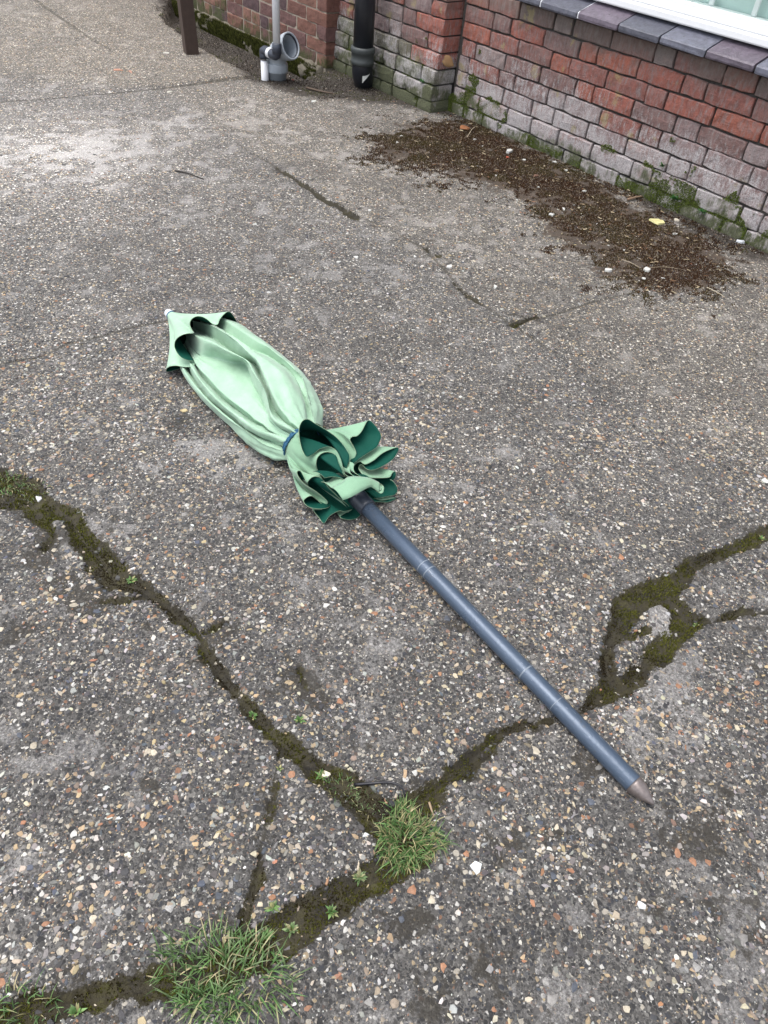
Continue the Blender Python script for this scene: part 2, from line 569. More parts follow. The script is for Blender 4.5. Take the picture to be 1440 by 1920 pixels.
# ---------------------------------------------------------------- ground: yard of cracked concrete
# crack centre lines: points (px, py, width in px)
CRACKS = [
    [(-60, 900, 120), (30, 925, 95), (85, 950, 50), (130, 962, 34), (150, 1005, 44), (190, 1045, 56), (215, 1085, 62), (262, 1098, 34), (300, 1122, 20),
     (335, 1152, 26), (372, 1188, 22), (392, 1230, 26), (425, 1275, 26), (462, 1322, 24), (500, 1362, 30), (545, 1402, 40), (590, 1438, 44), (640, 1468, 66), (690, 1510, 62), (740, 1560, 90)],
    [(740, 1560, 90), (790, 1500, 60), (830, 1465, 40), (872, 1437, 36), (900, 1408, 40), (935, 1377, 34), (985, 1356, 18), (1055, 1346, 14), (1098, 1330, 18), (1125, 1305, 40),
     (1150, 1280, 58), (1140, 1245, 34), (1142, 1205, 26), (1160, 1170, 44), (1190, 1128, 60), (1240, 1108, 62), (1280, 1085, 34), (1300, 1055, 40), (1345, 1042, 22), (1390, 1020, 30), (1440, 1000, 34), (1500, 975, 40)],
    [(1165, 1290, 40), (1195, 1262, 46), (1225, 1228, 50), (1262, 1195, 50), (1300, 1165, 42), (1345, 1162, 14), (1395, 1145, 22), (1440, 1146, 18), (1510, 1140, 20)],
    [(1240, 1110, 70), (1270, 1140, 50), (1295, 1165, 44)],
    [(1150, 1200, 20), (1195, 1190, 16), (1215, 1180, 20)],
    [(750, 1590, 120), (735, 1628, 70), (690, 1655, 60), (630, 1690, 70), (560, 1725, 76), (500, 1768, 80), (430, 1815, 80), (345, 1838, 66), (250, 1852, 58), (150, 1876, 52), (60, 1895, 60), (-40, 1915, 70)],
    [(455, 1742, 30), (462, 1702, 20), (478, 1660, 26), (490, 1620, 16), (488, 1585, 13), (500, 1545, 13), (512, 1500, 15), (518, 1465, 13), (522, 1430, 15), (530, 1395, 20)],
    [(180, 1128, 16), (225, 1125, 26), (275, 1120, 14)],
    [(372, 1188, 18), (400, 1180, 16), (418, 1165, 12)],
    [(560, 1255, 10), (568, 1275, 14), (575, 1295, 10)],
    [(60, 960, 36), (100, 1000, 22), (80, 1030, 14)],
    [(960, 610, 14), (985, 600, 14), (1005, 592, 8)],
    [(520, 315, 10), (560, 340, 14), (600, 368, 14), (640, 390, 18), (670, 410, 14)],
    [(640, 385, 8), (690, 415, 6)], [(780, 455, 6), (822, 480, 10)], [(850, 530, 12), (880, 555, 14), (905, 570, 8)],
]
JOINTS = [
    [(440, 265, 5), (520, 315, 7), (640, 390, 8), (720, 425, 6), (800, 468, 8), (870, 545, 6), (960, 607, 8), (1060, 672, 4), (1130, 720, 4), (1200, 775, 3), (1290, 830, 3), (1440, 930, 3)],
    [(-80, 690, 7), (0, 680, 7), (70, 668, 7), (130, 643, 9), (190, 630, 7), (250, 612, 8), (320, 600, 6), (420, 592, 3), (700, 606, 2), (960, 603, 5), (1040, 590, 6), (1110, 565, 6), (1200, 545, 3)],
    [(-80, 195, 4), (0, 191, 8), (90, 184, 7), (180, 176, 7), (300, 166, 9), (400, 154, 10), (470, 146, 10)],
    [(40, -30, 8), (70, 5, 8), (120, 40, 8), (170, 75, 7), (215, 100, 5)],
    [(358, 862, 3), (366, 836, 3), (384, 805, 3), (410, 782, 3)],
]
JOINTS += [[(a, b, 8) for a, b, w in ln] for ln in CRACKS[:7]]
LITTER = [(690, 262), (760, 236), (850, 228), (900, 232), (960, 258), (1040, 300), (1095, 330), (1135, 352), (1190, 385), (1270, 425), (1350, 470), (1385, 492), (1350, 525), (1290, 552),
          (1200, 540), (1150, 510), (1080, 470), (1015, 425), (985, 372), (900, 345), (800, 312), (735, 300)]
SOIL = [(330, 60), (380, 85), (450, 140), (480, 158), (560, 178), (640, 188), (740, 196), (830, 215), (900, 245), (960, 262), (1060, 300), (1140, 345), (1240, 405), (1340, 462), (1440, 492), (1560, 540),
        (1560, 500), (1440, 455), (1240, 360), (1000, 250), (850, 190), (640, 110), (500, 60), (400, 10), (300, -30), (280, -10)]


def seg_sd(X, Y, lines, wmin=0.0):
    out = np.full(X.shape, 9.0)
    for ln in lines:
        pts = []
        for (a, b, w) in ln:
            q = site(a, b)
            pts.append((q[0], q[1], max(w / FPX * depth(q), wmin)))
        for (x0, y0, w0), (x1, y1, w1) in zip(pts[:-1], pts[1:]):
            dx, dy = x1 - x0, y1 - y0
            L2 = dx * dx + dy * dy + 1e-12
            pad = .25
            mk = (X > min(x0, x1) - pad) & (X < max(x0, x1) + pad) & (Y > min(y0, y1) - pad) & (Y < max(y0, y1) + pad)
            if not mk.any(): continue
            xx, yy = X[mk], Y[mk]
            t = np.clip(((xx - x0) * dx + (yy - y0) * dy) / L2, 0, 1)
            d = np.hypot(xx - x0 - t * dx, yy - y0 - t * dy) - .5 * (w0 + (w1 - w0) * t)
            out[mk] = np.minimum(out[mk], d)
    return out


def poly_sd(X, Y, poly_px):
    P = np.array([site(a, b)[:2] for a, b in poly_px])
    out = np.full(X.shape, 1e9)
    inside = np.zeros(X.shape, bool)
    for (x0, y0), (x1, y1) in zip(P, np.roll(P, -1, 0)):
        dx, dy = x1 - x0, y1 - y0
        t = np.clip(((X - x0) * dx + (Y - y0) * dy) / (dx * dx + dy * dy + 1e-12), 0, 1)
        out = np.minimum(out, np.hypot(X - x0 - t * dx, Y - y0 - t * dy))
        c = ((y0 > Y) != (y1 > Y)) & (X < (x1 - x0) * (Y - y0) / (y1 - y0 + 1e-12) + x0)
        inside ^= c
    return np.where(inside, -out, out)


def crust_at(X, Y):
    return (fbm(X * 2.1, Y * 2.1, 55, 3) - .5) * .30 + (fbm(X * 19, Y * 19, 56, 4) - .5) * .85 - .15


def side_of(X, Y, a, b):
    A, B = site(*a), site(*b)
    return ((B[0] - A[0]) * (Y - A[1]) - (B[1] - A[1]) * (X - A[0])) / np.hypot(B[0] - A[0], B[1] - A[1])


def smooth(x, a, b):
    t = np.clip((x - a) / (b - a), 0, 1)
    return t * t * (3 - 2 * t)


def far_slab(X, Y):
    d = np.maximum(side_of(X, Y, (470, 146), (0, 191)) * -1, -9)
    return smooth(d, -.012, .012)


TRENCH = [(300, 40), (352, 82), (385, 100), (440, 128), (480, 146), (560, 150), (640, 130), (600, 95), (500, 50), (400, 0), (330, -30)]


def trench(X, Y):
    out = np.zeros(X.shape)
    mk = (Y > 4.3) & (Y < 8.5) & (X < 0) & (X > -4)
    if mk.any(): out[mk] = smooth(-poly_sd(X[mk], Y[mk], TRENCH) + (fbm(X[mk] * 8, Y[mk] * 8, 66, 3) - .5) * .08, 0, .05)
    return out


def ragged(X, Y):
    return (fbm(X * 24, Y * 24, 3, 3) - .5) * .026 + (fbm(X * 75, Y * 75, 4, 2) - .5) * .016 + .0005


def yard_height(X, Y, crack=None, joint=None):
    if crack is None: crack = seg_sd(X, Y, CRACKS)
    if joint is None: joint = seg_sd(X, Y, JOINTS)
    rag = ragged(X, Y)
    h = (fbm(X * 1.7, Y * 1.7, 21, 3) - .5) * .012 + (fbm(X * 11, Y * 11, 5, 3) - .5) * .005
    h = h - .011 * smooth(-(crack + rag), -.003, .008) - .005 * smooth(-joint, -.004, .004)
    # the ground is level with the datum under the parasol
    h = h + .010 * far_slab(X, Y) * smooth(Y, 4.2, 4.5) - .085 * trench(X, Y)
    return h


xs = np.r_[[-60, -25, -12, -7], np.arange(-4.6, -1.3, .024), np.arange(-1.3, 1.75, .0085), np.arange(1.75, 4.2, .024), [6, 12, 25, 60]]
ys = np.r_[[-30, -8, -3, -1.2], np.arange(-.5, 0.15, .03), np.arange(.15, 2.75, .0085), np.arange(2.75, 7.2, .018), [8, 10, 14, 25, 60]]
GX, GY = np.meshgrid(xs, ys)
GX, GY = GX.ravel(), GY.ravel()
crack = seg_sd(GX, GY, CRACKS); joint = seg_sd(GX, GY, JOINTS)
litter = poly_sd(GX, GY, LITTER); soil = poly_sd(GX, GY, SOIL)
GZ = yard_height(GX, GY, crack, joint)
near_wall = side_of(GX, GY, (440, 265), (1440, 930))   # positive on the wall side
fs = far_slab(GX, GY) * smooth(GY, 4.2, 4.5)


def blob(px, py, r, amp):
    q = site(px, py)
    return amp * np.exp(-((GX - q[0]) ** 2 + (GY - q[1]) ** 2) / (2 * r * r))


tone = .10 * fs + .05 * smooth(near_wall, 0, .05) * (1 - fs)
tone = tone + .16 * smooth(GY, 2.2, 4.6) + .10 * smooth(-GX, -.6, 1.2) * smooth(GY, 2.4, 4.0)
tone = tone + blob(60, 285, .40, .75) + blob(330, 228, .10, .30) + blob(60, 330, .5, .18)  # first and last blobs paint the far-left sky glare into the tone
tone = tone + blob(935, 850, .06, .20) + blob(420, 850, .10, .16) + blob(1230, 1330, .10, .22) + blob(1240, 1165, .03, .3) + blob(150, 1010, .05, .2) + blob(100, 1100, .07, .12)
tone = tone + blob(650, 760, .12, .10) + blob(335, 795, .035, -.45) + blob(1010, 430, .22, .14) + blob(800, 660, .15, -.05)
tone = tone - .16 * smooth(1.5 - GY, 0, .8)
warm = .30 * fs + .02 + .16 * smooth(near_wall, -.02, .08) * (1 - fs) + .0
expose = .85 * smooth(1.55 - GY, -.5, .6) + .1 - .5 * fs
CRUST_GLARE = crust_at(GX, GY)
SPOTS = np.zeros(GX.shape)
for (px, py, r, am) in ((120, 1095, .03, .28), (40, 1190, .03, .22), (95, 1015, .03, .25), (60, 1050, .03, .2), (160, 1130, .03, .25), (570, 1275, .022, .3), (600, 1305, .02, .22), (272, 1470, .012, .3), (285, 1482, .010, .3), (780, 1735, .025, .28), (1050, 1565, .03, .22),
                        (1290, 1565, .035, .28), (950, 1600, .03, .22), (1110, 1430, .025, .22), (820, 1900, .03, .25), (920, 1800, .03, .2), (1380, 1700, .04, .18), (335, 795, .035, .25), (500, 880, .03, .15), (860, 1180, .03, .15), (1350, 1500, .04, .18), (630, 1010, .03, .15), (420, 1180, .02, .25)):
    SPOTS = SPOTS + blob(px, py, r, am)
for (px, py, r, am) in ((60, 285, .30, .17), (180, 262, .2, .10), (335, 228, .07, .30), (1230, 1330, .07, .22), (1240, 1165, .03, .4), (1380, 1090, .06, .2), (420, 850, .06, .2), (935, 850, .04, .25), (150, 1010, .04, .25), (1290, 1260, .04, .2), (1360, 1750, .08, .12), (1000, 1860, .08, .12), (40, 1620, .1, .08), (1030, 420, .15, .10)):  # first two blobs lay the far-left glare on as pale colour
    CRUST_GLARE = CRUST_GLARE + blob(px, py, r, am)
for a in ((1240, 1165), (1185, 1215)):                     # two islands of concrete left standing in the moss
    q = site(*a); crack = np.maximum(crack, .024 - np.hypot(GX - q[0], (GY - q[1]) * .8))
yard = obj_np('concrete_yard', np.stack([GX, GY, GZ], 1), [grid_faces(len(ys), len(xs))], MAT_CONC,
              attrs=dict(spots=SPOTS, crust_glare=CRUST_GLARE, crack=crack + ragged(GX, GY), joint=joint, litter=litter, soil=soil, tone=tone, warm=np.clip(warm, 0, 1), expose=np.clip(expose, 0, 1)))
tag(yard, 'cracked weathered concrete yard with exposed pebbles and mossy cracks', 'ground', kind='structure')

# ---- stones of the worn concrete
PALETTE = np.array([(.032, .031, .033), (.058, .055, .054), (.105, .10, .094), (.19, .18, .168), (.06, .068, .085), (.31, .235, .14), (.37, .325, .25), (.26, .13, .072), (.44, .43, .40), (.20, .16, .12), (.16, .10, .07), (.25, .242, .23)])
PAL_W = np.array([.20, .17, .10, .07, .05, .09, .085, .025, .035, .07, .025, .07]); PAL_W /= PAL_W.sum()


def stones(n, area, rlo, rhi, power, seed):
    """n flattened, part-buried stones as arrays"""
    r_ = np.random.default_rng(seed)
    x0, x1, y0, y1 = area
    n_ = n * 4
    X = r_.uniform(x0, x1, n_); Y = y0 + (y1 - y0) * r_.uniform(0, 1, n_) ** power
    keep = np.abs(X - .12) < .62 + .62 * Y
    dens = fbm(X * 5, Y * 5, 40, 4)
    dens2 = fbm(X * 16, Y * 16, 44, 3)
    keep &= r_.uniform(0, 1, n_) < np.clip(.10 + 2.2 * (dens - .38) + 1.6 * (dens2 - .42), .04, 1)
    X, Y = X[keep][:n], Y[keep][:n]
    ck = seg_sd(X, Y, CRACKS)
    k = ((ck > -.001) | (r_.uniform(0, 1, len(X)) < .14)) & (crust_at(X, Y) + r_.normal(0, .12, len(X)) < .06)
    X, Y = X[k], Y[k]
    n = len(X)
    R = rlo + (rhi - rlo) * r_.uniform(0, 1, n) ** 2.6
    Z = yard_height(X, Y)
    return X, Y, Z, R, r_


def stones_mesh(X, Y, Z, R, r_):
    n = len(X)
    seg = 6
    ang = r_.uniform(0, 6.28, n)[:, None] + np.linspace(0, 2 * np.pi, seg, endpoint=False)[None] + r_.uniform(-.35, .35, (n, seg))
    el = r_.uniform(.28, .9, n)[:, None]
    rot = r_.uniform(0, 6.28, n)[:, None]
    rr = R[:, None] * r_.uniform(.6, 1.3, (n, seg))

    def ring(s, dz):
        a = rr * s * np.cos(ang); b = rr * s * np.sin(ang) * el
        x = X[:, None] + a * np.cos(rot) - b * np.sin(rot)
        y = Y[:, None] + a * np.sin(rot) + b * np.cos(rot)
        z = np.broadcast_to(Z[:, None], x.shape) + dz
        return np.stack([x, y, z], -1)
    hh = (.0004 + R * r_.uniform(.03, .20, n))[:, None]
    tilt = (r_.uniform(-.25, .25, (n, 1)) * rr * np.cos(ang))
    r0 = ring(1.0, -.0015); r1 = ring(.82, hh * .75 + tilt * .4)
    c = np.stack([X, Y, Z + hh[:, 0]], -1)[:, None]
    V = np.concatenate([r0, r1, c], 1)           # 13 verts
    base = np.arange(n)[:, None] * 13
    j = np.arange(seg); j2 = (j + 1) % seg
    quads = (base[:, :, None] + np.stack([j, j2, 6 + j2, 6 + j], 1)[None]).reshape(-1, 4)
    tris = (base[:, :, None] + np.stack([6 + j, 6 + j2, np.full(seg, 12)], 1)[None]).reshape(-1, 3)
    ci = r_.choice(len(PALETTE), n, p=PAL_W)
    col = PALETTE[ci] * r_.uniform(.7, 1.25, (n, 1)) * (1 + r_.uniform(-.06, .06, (n, 3)))
    return V.reshape(-1, 3), [quads, tris], np.repeat(col, 13, 0)


parts = []
for (n, area, lo, hi, pw, sdn) in ((46000, (-1.3, 1.7, .12, 1.9), .0016, .0082, 1.15, 1), (16000, (-2.0, 2.3, 1.5, 3.4), .0028, .0085, 1.0, 2), (5000, (-3.2, 2.8, 3.0, 5.5), .004, .010, 1.0, 3)):
    parts.append(stones_mesh(*stones(n, area, lo, hi, pw, sdn)))
VV, QQ, TT, CC, off = [], [], [], [], 0
for v, (q, t), c in parts:
    VV.append(v); QQ.append(q + off); TT.append(t + off); CC.append(c); off += len(v)
agg = obj_np('aggregate', np.vstack(VV), [np.vstack(QQ), np.vstack(TT)], MAT_STONE, yard, cols=np.vstack(CC), smooth=False)
tag(agg, kind='stuff')

# the largest stones, one by one
pm_ = []
r2 = np.random.default_rng(99)
for k in range(14):
    seg = 7
    a = np.linspace(0, 2 * np.pi, seg, endpoint=False) + r2.uniform(-.2, .2, seg)
    rr = r2.uniform(.6, 1.2, seg) * np.where(np.cos(a) > 0, 1.0, r2.uniform(.7, 1))
    el = r2.uniform(.5, .95)
    v = np.vstack([np.c_[rr * np.cos(a), rr * np.sin(a) * el, np.full(seg, -.25)],
                   np.c_[.92 * rr * np.cos(a), .92 * rr * np.sin(a) * el, r2.uniform(.06, .16, seg)],
                   np.c_[.5 * rr * np.cos(a), .5 * rr * np.sin(a) * el, r2.uniform(.2, .30, seg)], [[0, 0, .27]]])
    j = np.arange(seg); j2 = (j + 1) % seg
    f4 = np.vstack([np.stack([j, j2, seg + j2, seg + j], 1), np.stack([seg + j, seg + j2, 2 * seg + j2, 2 * seg + j], 1)])
    f3 = np.stack([2 * seg + j, 2 * seg + j2, np.full(seg, 3 * seg)], 1)
    pm_.append(mesh_np('pebble', v, [f4, f3], None, smooth=False))
m = Mat('pebble_stone', .6)
oi_ = m.n('ShaderNodeObjectInfo')
f_ = m.noise(m.objc(), 2.2, 5, .65)
m.color(m.mix(1.0, oi_.outputs['Color'], m.ramp(f_, [(.25, .55), (.5, 1.0), (.75, 1.35)]), 'MULTIPLY'))
m.bump(f_, .0008)
for me in pm_: me.materials.append(m.m)
cnt = 0
while cnt < 300:
    x = r2.uniform(-1.0, 1.4); y = .18 + 1.7 * r2.uniform() ** 1.5
    if abs(x - .12) > .55 + .55 * y: continue
    if seg_sd(np.array([x]), np.array([y]), CRACKS)[0] < .008: continue
    o = bpy.data.objects.new('pebble', pm_[cnt % 14])
    r = r2.uniform(.006, .0105)
    o.scale = (r, r, r * r2.uniform(.5, .9))
    o.rotation_euler = (r2.uniform(-.1, .1), r2.uniform(-.1, .1), r2.uniform(0, 6.28))
    o.location = (x, y, float(yard_height(np.array([x]), np.array([y]))[0]))
    c = PALETTE[r2.choice([3, 4, 5, 6, 7, 8, 9, 11, 5, 6, 7])] * r2.uniform(.8, 1.2)
    o.color = (*c, 1)
    link(o, yard)
    cnt += 1


# ---------------------------------------------------------------- moss, litter (too fine to count)
def spikes(P, H, W, lean, cols, r_, nrm=None):
    """small three-sided tufts at points P"""
    n = len(P)
    a0 = r_.uniform(0, 6.28, n)
    if nrm is None:
        e1 = np.tile([1.0, 0, 0], (n, 1)); e2 = np.tile([0, 1.0, 0], (n, 1)); e3 = np.tile([0, 0, 1.0], (n, 1))
    else:
        e3 = np.tile(nrm, (n, 1)); e1 = np.tile(U, (n, 1)); e2 = np.tile([0, 0, 1.0], (n, 1))
    V = []
    for k in range(3):
        a = a0 + k * 2.094
        V.append(P + (W * np.cos(a))[:, None] * e1 + (W * np.sin(a))[:, None] * e2 - (.3 * H)[:, None] * e3)
    la = r_.uniform(0, 6.28, n)
    V.append(P + H[:, None] * e3 + (lean * H * np.cos(la))[:, None] * e1 + (lean * H * np.sin(la))[:, None] * e2)
    V = np.stack(V, 1).reshape(-1, 3)
    b = np.arange(n)[:, None] * 4
    F = np.concatenate([b + np.array([[0, 1, 3]]), b + np.array([[1, 2, 3]]), b + np.array([[2, 0, 3]])])
    return V, F, np.repeat(cols, 4, 0)


def scatter(n, area, test, r_):
    x0, x1, y0, y1 = area
    X = r_.uniform(x0, x1, n); Y = r_.uniform(y0, y1, n)
    k = test(X, Y)
    return X[k], Y[k]


r3 = np.random.default_rng(5)
X, Y = scatter(900000, (-1.3, 1.6, .15, 2.3), lambda x, y: seg_sd(x, y, CRACKS) + ragged(x, y) < -.002, r3)
kk = r3.permutation(len(X))[:90000]; X, Y = X[kk], Y[kk]
cl_ = fbm(X * 45, Y * 45, 71, 3) + r3.normal(0, .06, len(X)) > .43
X, Y = X[cl_], Y[cl_]
gn = fbm(X * 14, Y * 14, 77, 3) + r3.uniform(-.12, .12, len(X))
g = np.clip((gn - .33) / .27, 0, 1)[:, None]
cols = (1 - g) * np.array([.018, .013, .006]) + g * np.array([.070, .072, .014])
H = r3.uniform(.0010, .0034, len(X)) * (.6 + g[:, 0]); W = r3.uniform(.0008, .0020, len(X))
v, f, c = spikes(np.stack([X, Y, yard_height(X, Y) + .001], 1), H, W, .8, cols * r3.uniform(.6, 1.4, (len(X), 1)), r3)
tag(obj_np('crack_moss', v, [f], MAT_MOSS, smooth=False, cols=c), 'olive and brown moss filling the cracks in the concrete', 'moss', kind='stuff')


def in_litter(x, y):
    d = poly_sd(x, y, LITTER) + np.abs(r3.normal(0, .05, x.shape)) - .02
    return d + (fbm(x * 9, y * 9, 31, 4) - .5) * .62 + (fbm(x * 40, y * 40, 32, 3) - .5) * .50 < .0


X, Y = scatter(420000, (-.5, 1.9, 2.3, 5.0), in_litter, r3)
gn = fbm(X * 8, Y * 8, 78, 3) + r3.uniform(-.2, .2, len(X))
g = np.clip((gn - .45) / .35, 0, 1)[:, None]
cols = (1 - g) * np.array([.038, .019, .010]) + g * np.array([.046, .036, .013])
pale = r3.uniform(0, 1, len(X)) < .05
cols[pale] = np.array([.26, .215, .15])
H = r3.uniform(.002, .007, len(X)); W = r3.uniform(.001, .0036, len(X))
v, f, c = spikes(np.stack([X, Y, yard_height(X, Y)], 1), H, W, 1.1, cols * r3.uniform(.45, 1.5, (len(X), 1)), r3)
# dry straws and leaf crumbs lying in it
ks = r3.permutation(len(X))[:900]
sx_, sy_ = X[ks], Y[ks]
an_ = r3.uniform(0, 6.28, len(ks)); ln_ = r3.uniform(.004, .022, len(ks)); wd_ = np.where(r3.uniform(0, 1, len(ks)) < .3, r3.uniform(.0018, .004, len(ks)), r3.uniform(.0005, .0012, len(ks)))
zz_ = yard_height(sx_, sy_) + .006
dx_, dy_ = np.cos(an_), np.sin(an_)
q4 = [np.stack([sx_ + a_ * ln_ * dx_ - b_ * wd_ * dy_, sy_ + a_ * ln_ * dy_ + b_ * wd_ * dx_, zz_ + r3.uniform(-.002, .003, len(ks))], 1) for a_, b_ in ((-.5, -1), (.5, -1), (.5, 1), (-.5, 1))]
q4 = np.stack(q4, 1).reshape(-1, 3)
b0 = len(v) + np.arange(len(ks))[:, None] * 4
f = np.concatenate([f, b0 + np.array([[0, 1, 2]]), b0 + np.array([[0, 2, 3]])])
pc = np.array([(.22, .17, .11), (.12, .07, .04), (.30, .25, .17), (.07, .045, .03)])[r3.integers(0, 4, len(ks))]
v = np.vstack([v, q4]); c = np.vstack([c, np.repeat(pc, 4, 0)])
tag(obj_np('moss_litter', v, [f], MAT_MOSS, smooth=False, cols=c), 'dark brown dried moss spread along the foot of the wall', 'moss', kind='stuff')

X, Y = scatter(260000, (-3.5, 2.6, 2.3, 7.0), lambda x, y: poly_sd(x, y, SOIL) + (fbm(x * 7, y * 7, 35, 4) - .5) * .30 < -.02, r3)
cols = np.tile([.022, .016, .010], (len(X), 1))
gm = fbm(X * 6, Y * 6, 79, 3) > .56
cols[gm] = np.array([.052, .055, .017])
pale = r3.uniform(0, 1, len(X)) < .03
cols[pale] = np.array([.32, .29, .22])
v, f, c = spikes(np.stack([X, Y, yard_height(X, Y)], 1), r3.uniform(.002, .008, len(X)), r3.uniform(.001, .004, len(X)), 1.1, cols * r3.uniform(.5, 1.5, (len(X), 1)), r3)
tag(obj_np('soil_crumbs', v, [f], MAT_MOSS, smooth=False, cols=c), 'dark damp soil and crumbs gathered along the wall and drains', 'soil', kind='stuff')

# ---------------------------------------------------------------- bricks


def brick_mesh(L, H, D, seed, chip=.004):
    """worn brick, front face towards -n: local x along, y into wall, z up; origin centre of the front face"""
    r_ = np.random.default_rng(seed)
    nx, nz = (6, 3) if L > .15 else (4, 3)
    b = .0035
    fx = np.r_[-L / 2 + b, np.linspace(-L / 2 + b, L / 2 - b, nx)[1:-1], L / 2 - b]
    fz = np.r_[-H / 2 + b, np.linspace(-H / 2 + b, H / 2 - b, nz)[1:-1], H / 2 - b]
    V = []; idx = {}
    for i, x in enumerate(fx):
        for k, z in enumerate(fz):
            idx[i, k] = len(V)
            edge = i in (0, len(fx) - 1) or k in (0, len(fz) - 1)
            corner = i in (0, len(fx) - 1) and k in (0, len(fz) - 1)
            V.append((x + r_.normal(0, .0012), r_.normal(0, .0009) + (chip * r_.uniform(0, .8) if edge else 0) + (chip * r_.uniform(0, 1.4) if corner else 0), z + r_.normal(0, .0012)))
    F4 = []
    for i in range(len(fx) - 1):
        for k in range(len(fz) - 1):
            F4.append((idx[i, k], idx[i + 1, k], idx[i + 1, k + 1], idx[i, k + 1]))
    ring = [(i, 0) for i in range(len(fx))] + [(len(fx) - 1, k) for k in range(1, len(fz))] + [(i, len(fz) - 1) for i in range(len(fx) - 2, -1, -1)] + [(0, k) for k in range(len(fz) - 2, 0, -1)]
    n = len(ring)
    o1 = len(V)
    for (i, k) in ring:
        x, y, z = V[idx[i, k]]
        sx = -1 if i == 0 else (1 if i == len(fx) - 1 else 0); sz = -1 if k == 0 else (1 if k == len(fz) - 1 else 0)
        q = .6 if sx and sz else 1.0
        V.append((x + sx * b * q + r_.normal(0, .0008), y + b * .9 + r_.uniform(0, .002), z + sz * b * q + r_.normal(0, .0008)))
    o2 = len(V)
    for j in range(n):
        x, y, z = V[o1 + j]
        V.append((x, D, z))
    for j in range(n):
        j2 = (j + 1) % n
        a, c = idx[ring[j]], idx[ring[j2]]
        F4.append((c, a, o1 + j, o1 + j2))
        F4.append((o1 + j2, o1 + j, o2 + j, o2 + j2))
    return mesh_np('brick', np.array(V), [np.array(F4)], None, smooth=False)


HZ = .070
VAR = {}


def brick_var(L, D, mat, chip):
    key = (round(L / .01), round(D, 3), mat.name)
    if key not in VAR:
        VAR[key] = []
        for k in range(6):
            me = brick_mesh(L, HZ, D, 1000 + len(VAR) * 10 + k, chip)
            me.materials.append(mat)
            VAR[key].append(me)
    return random.choice(VAR[key])


ROTZ = PHI


def place_brick(parent, s0, s1, z, n, color, mat=MAT_BRICK, depth_=.10, gap=None, chip=.005, name='brick'):
    gap = gap or random.uniform(.004, .011)
    L = s1 - s0 - gap
    if L < .03: return
    Lq = round(L / .01) * .01
    o = bpy.data.objects.new(name, brick_var(Lq, depth_, mat, chip))
    o.scale = (L / Lq, 1, 1)
    c = wpt((s0 + s1) / 2, n + random.uniform(-.003, .003), z + random.uniform(-.0015, .0015))
    o.location = c
    o.rotation_euler = (random.uniform(-.012, .012), random.uniform(-.008, .008), ROTZ + random.uniform(-.006, .006))
    o.color = (*color, 1)
    link(o)
    keep_world(o, parent)
    return o


def box_w(bm, s0, s1, n0, n1, z0, z1):
    vs = [bm.verts.new(wpt(s, n, z)) for z in (z0, z1) for s, n in ((s0, n0), (s1, n0), (s1, n1), (s0, n1))]
    for f in ((3, 2, 1, 0), (4, 5, 6, 7), (0, 1, 5, 4), (1, 2, 6, 5), (2, 3, 7, 6), (3, 0, 4, 7)):
        bm.faces.new([vs[i] for i in f])


REDS = [(.30, .105, .078), (.26, .105, .085), (.225, .115, .10), (.20, .12, .11), (.32, .11, .076), (.165, .105, .098)]
GREYS = [(.26, .20, .19), (.28, .22, .215), (.235, .165, .16), (.31, .22, .205)]

house = empty('brick_house', wpt(-2.2, WALL_A, 0))
tag(house, 'old red brick house wall with white salts, dark blue sill and white window', 'house')
bm = bmesh.new()
REC = .015
box_w(bm, -3.33, 0.4, WALL_A + REC, WALL_A + .24, -.25, .592)
box_w(bm, -3.33, -2.90, WALL_A + REC, WALL_A + .24, .592, 2.9)
box_w(bm, -.55, 0.4, WALL_A + REC, WALL_A + .24, .592, 2.9)
box_w(bm, -2.90, -.55, WALL_A + REC, WALL_A + .24, 1.85, 2.9)
box_w(bm, -4.40, -3.353, WALL_B + REC, WALL_B + .22, -.25, 2.9)
wall = obj_bm('wall', bm, MAT_MORTAR)
keep_world(wall, house)

ROWS = {7: [-3.313, -3.139, -2.928, -2.701, -2.583, -2.356, -2.117, -2.012, -1.773, -1.624],
        6: [-3.31, -3.092, -2.97, -2.743, -2.521, -2.409, -2.179, -1.943, -1.829, -1.603],
        5: [-3.31, -3.097, -2.896, -2.671, -2.551, -2.332, -2.103, -1.997, -1.757, -1.531],
        4: [-3.30, -3.19, -2.967, -2.723, -2.494, -2.381, -2.15, -1.92, -1.8, -1.572],
        3: [-3.31, -3.227, -2.996, -2.881, -2.649, -2.538, -2.313, -2.084, -1.967, -1.733, -1.506],
        2: [-3.31, -3.227, -2.942, -2.737, -2.587, -2.369, -2.129, -1.891, -1.78, -1.525],
        1: [-3.31, -3.219, -3.103, -2.889, -2.714, -2.525, -2.307, -2.06, -1.948, -1.711, -1.487, -1.386],
        0: [-3.31, -3.211, -3.058, -2.936, -2.712, -2.47, -2.352, -2.12, -1.892, -1.756, -1.545]}
for k in range(8, 15): ROWS[k] = [-3.31 + (.11 if k % 2 else 0), -3.09 + (.11 if k % 2 else 0), -2.905]
for k, row in ROWS.items():
    z = .055 + .076 * (k - 1) + .038
    row = list(row)
    if k < 8:
        flip = k % 2
        while row[-1] < .3:
            row.append(row[-1] + (.228 if flip % 3 else .114)); flip += 1
    for a, b in zip(row[:-1], row[1:]):
        t = random.random()
        if k >= 4: c = random.choice(REDS if t < .8 else GREYS)
        elif k == 3: c = random.choice(REDS[1:4] + GREYS)
        else: c = random.choice(GREYS + REDS[2:4])
        if k == 5 and -2.60 < a < -1.7: c = random.choice(REDS[:2] + REDS[4:5])
        if k == 6 and -2.42 > a > -2.53: c = REDS[4]
        place_brick(wall, a, b, z, WALL_A + (-.006 if k < 2 else 0), c, chip=.003)
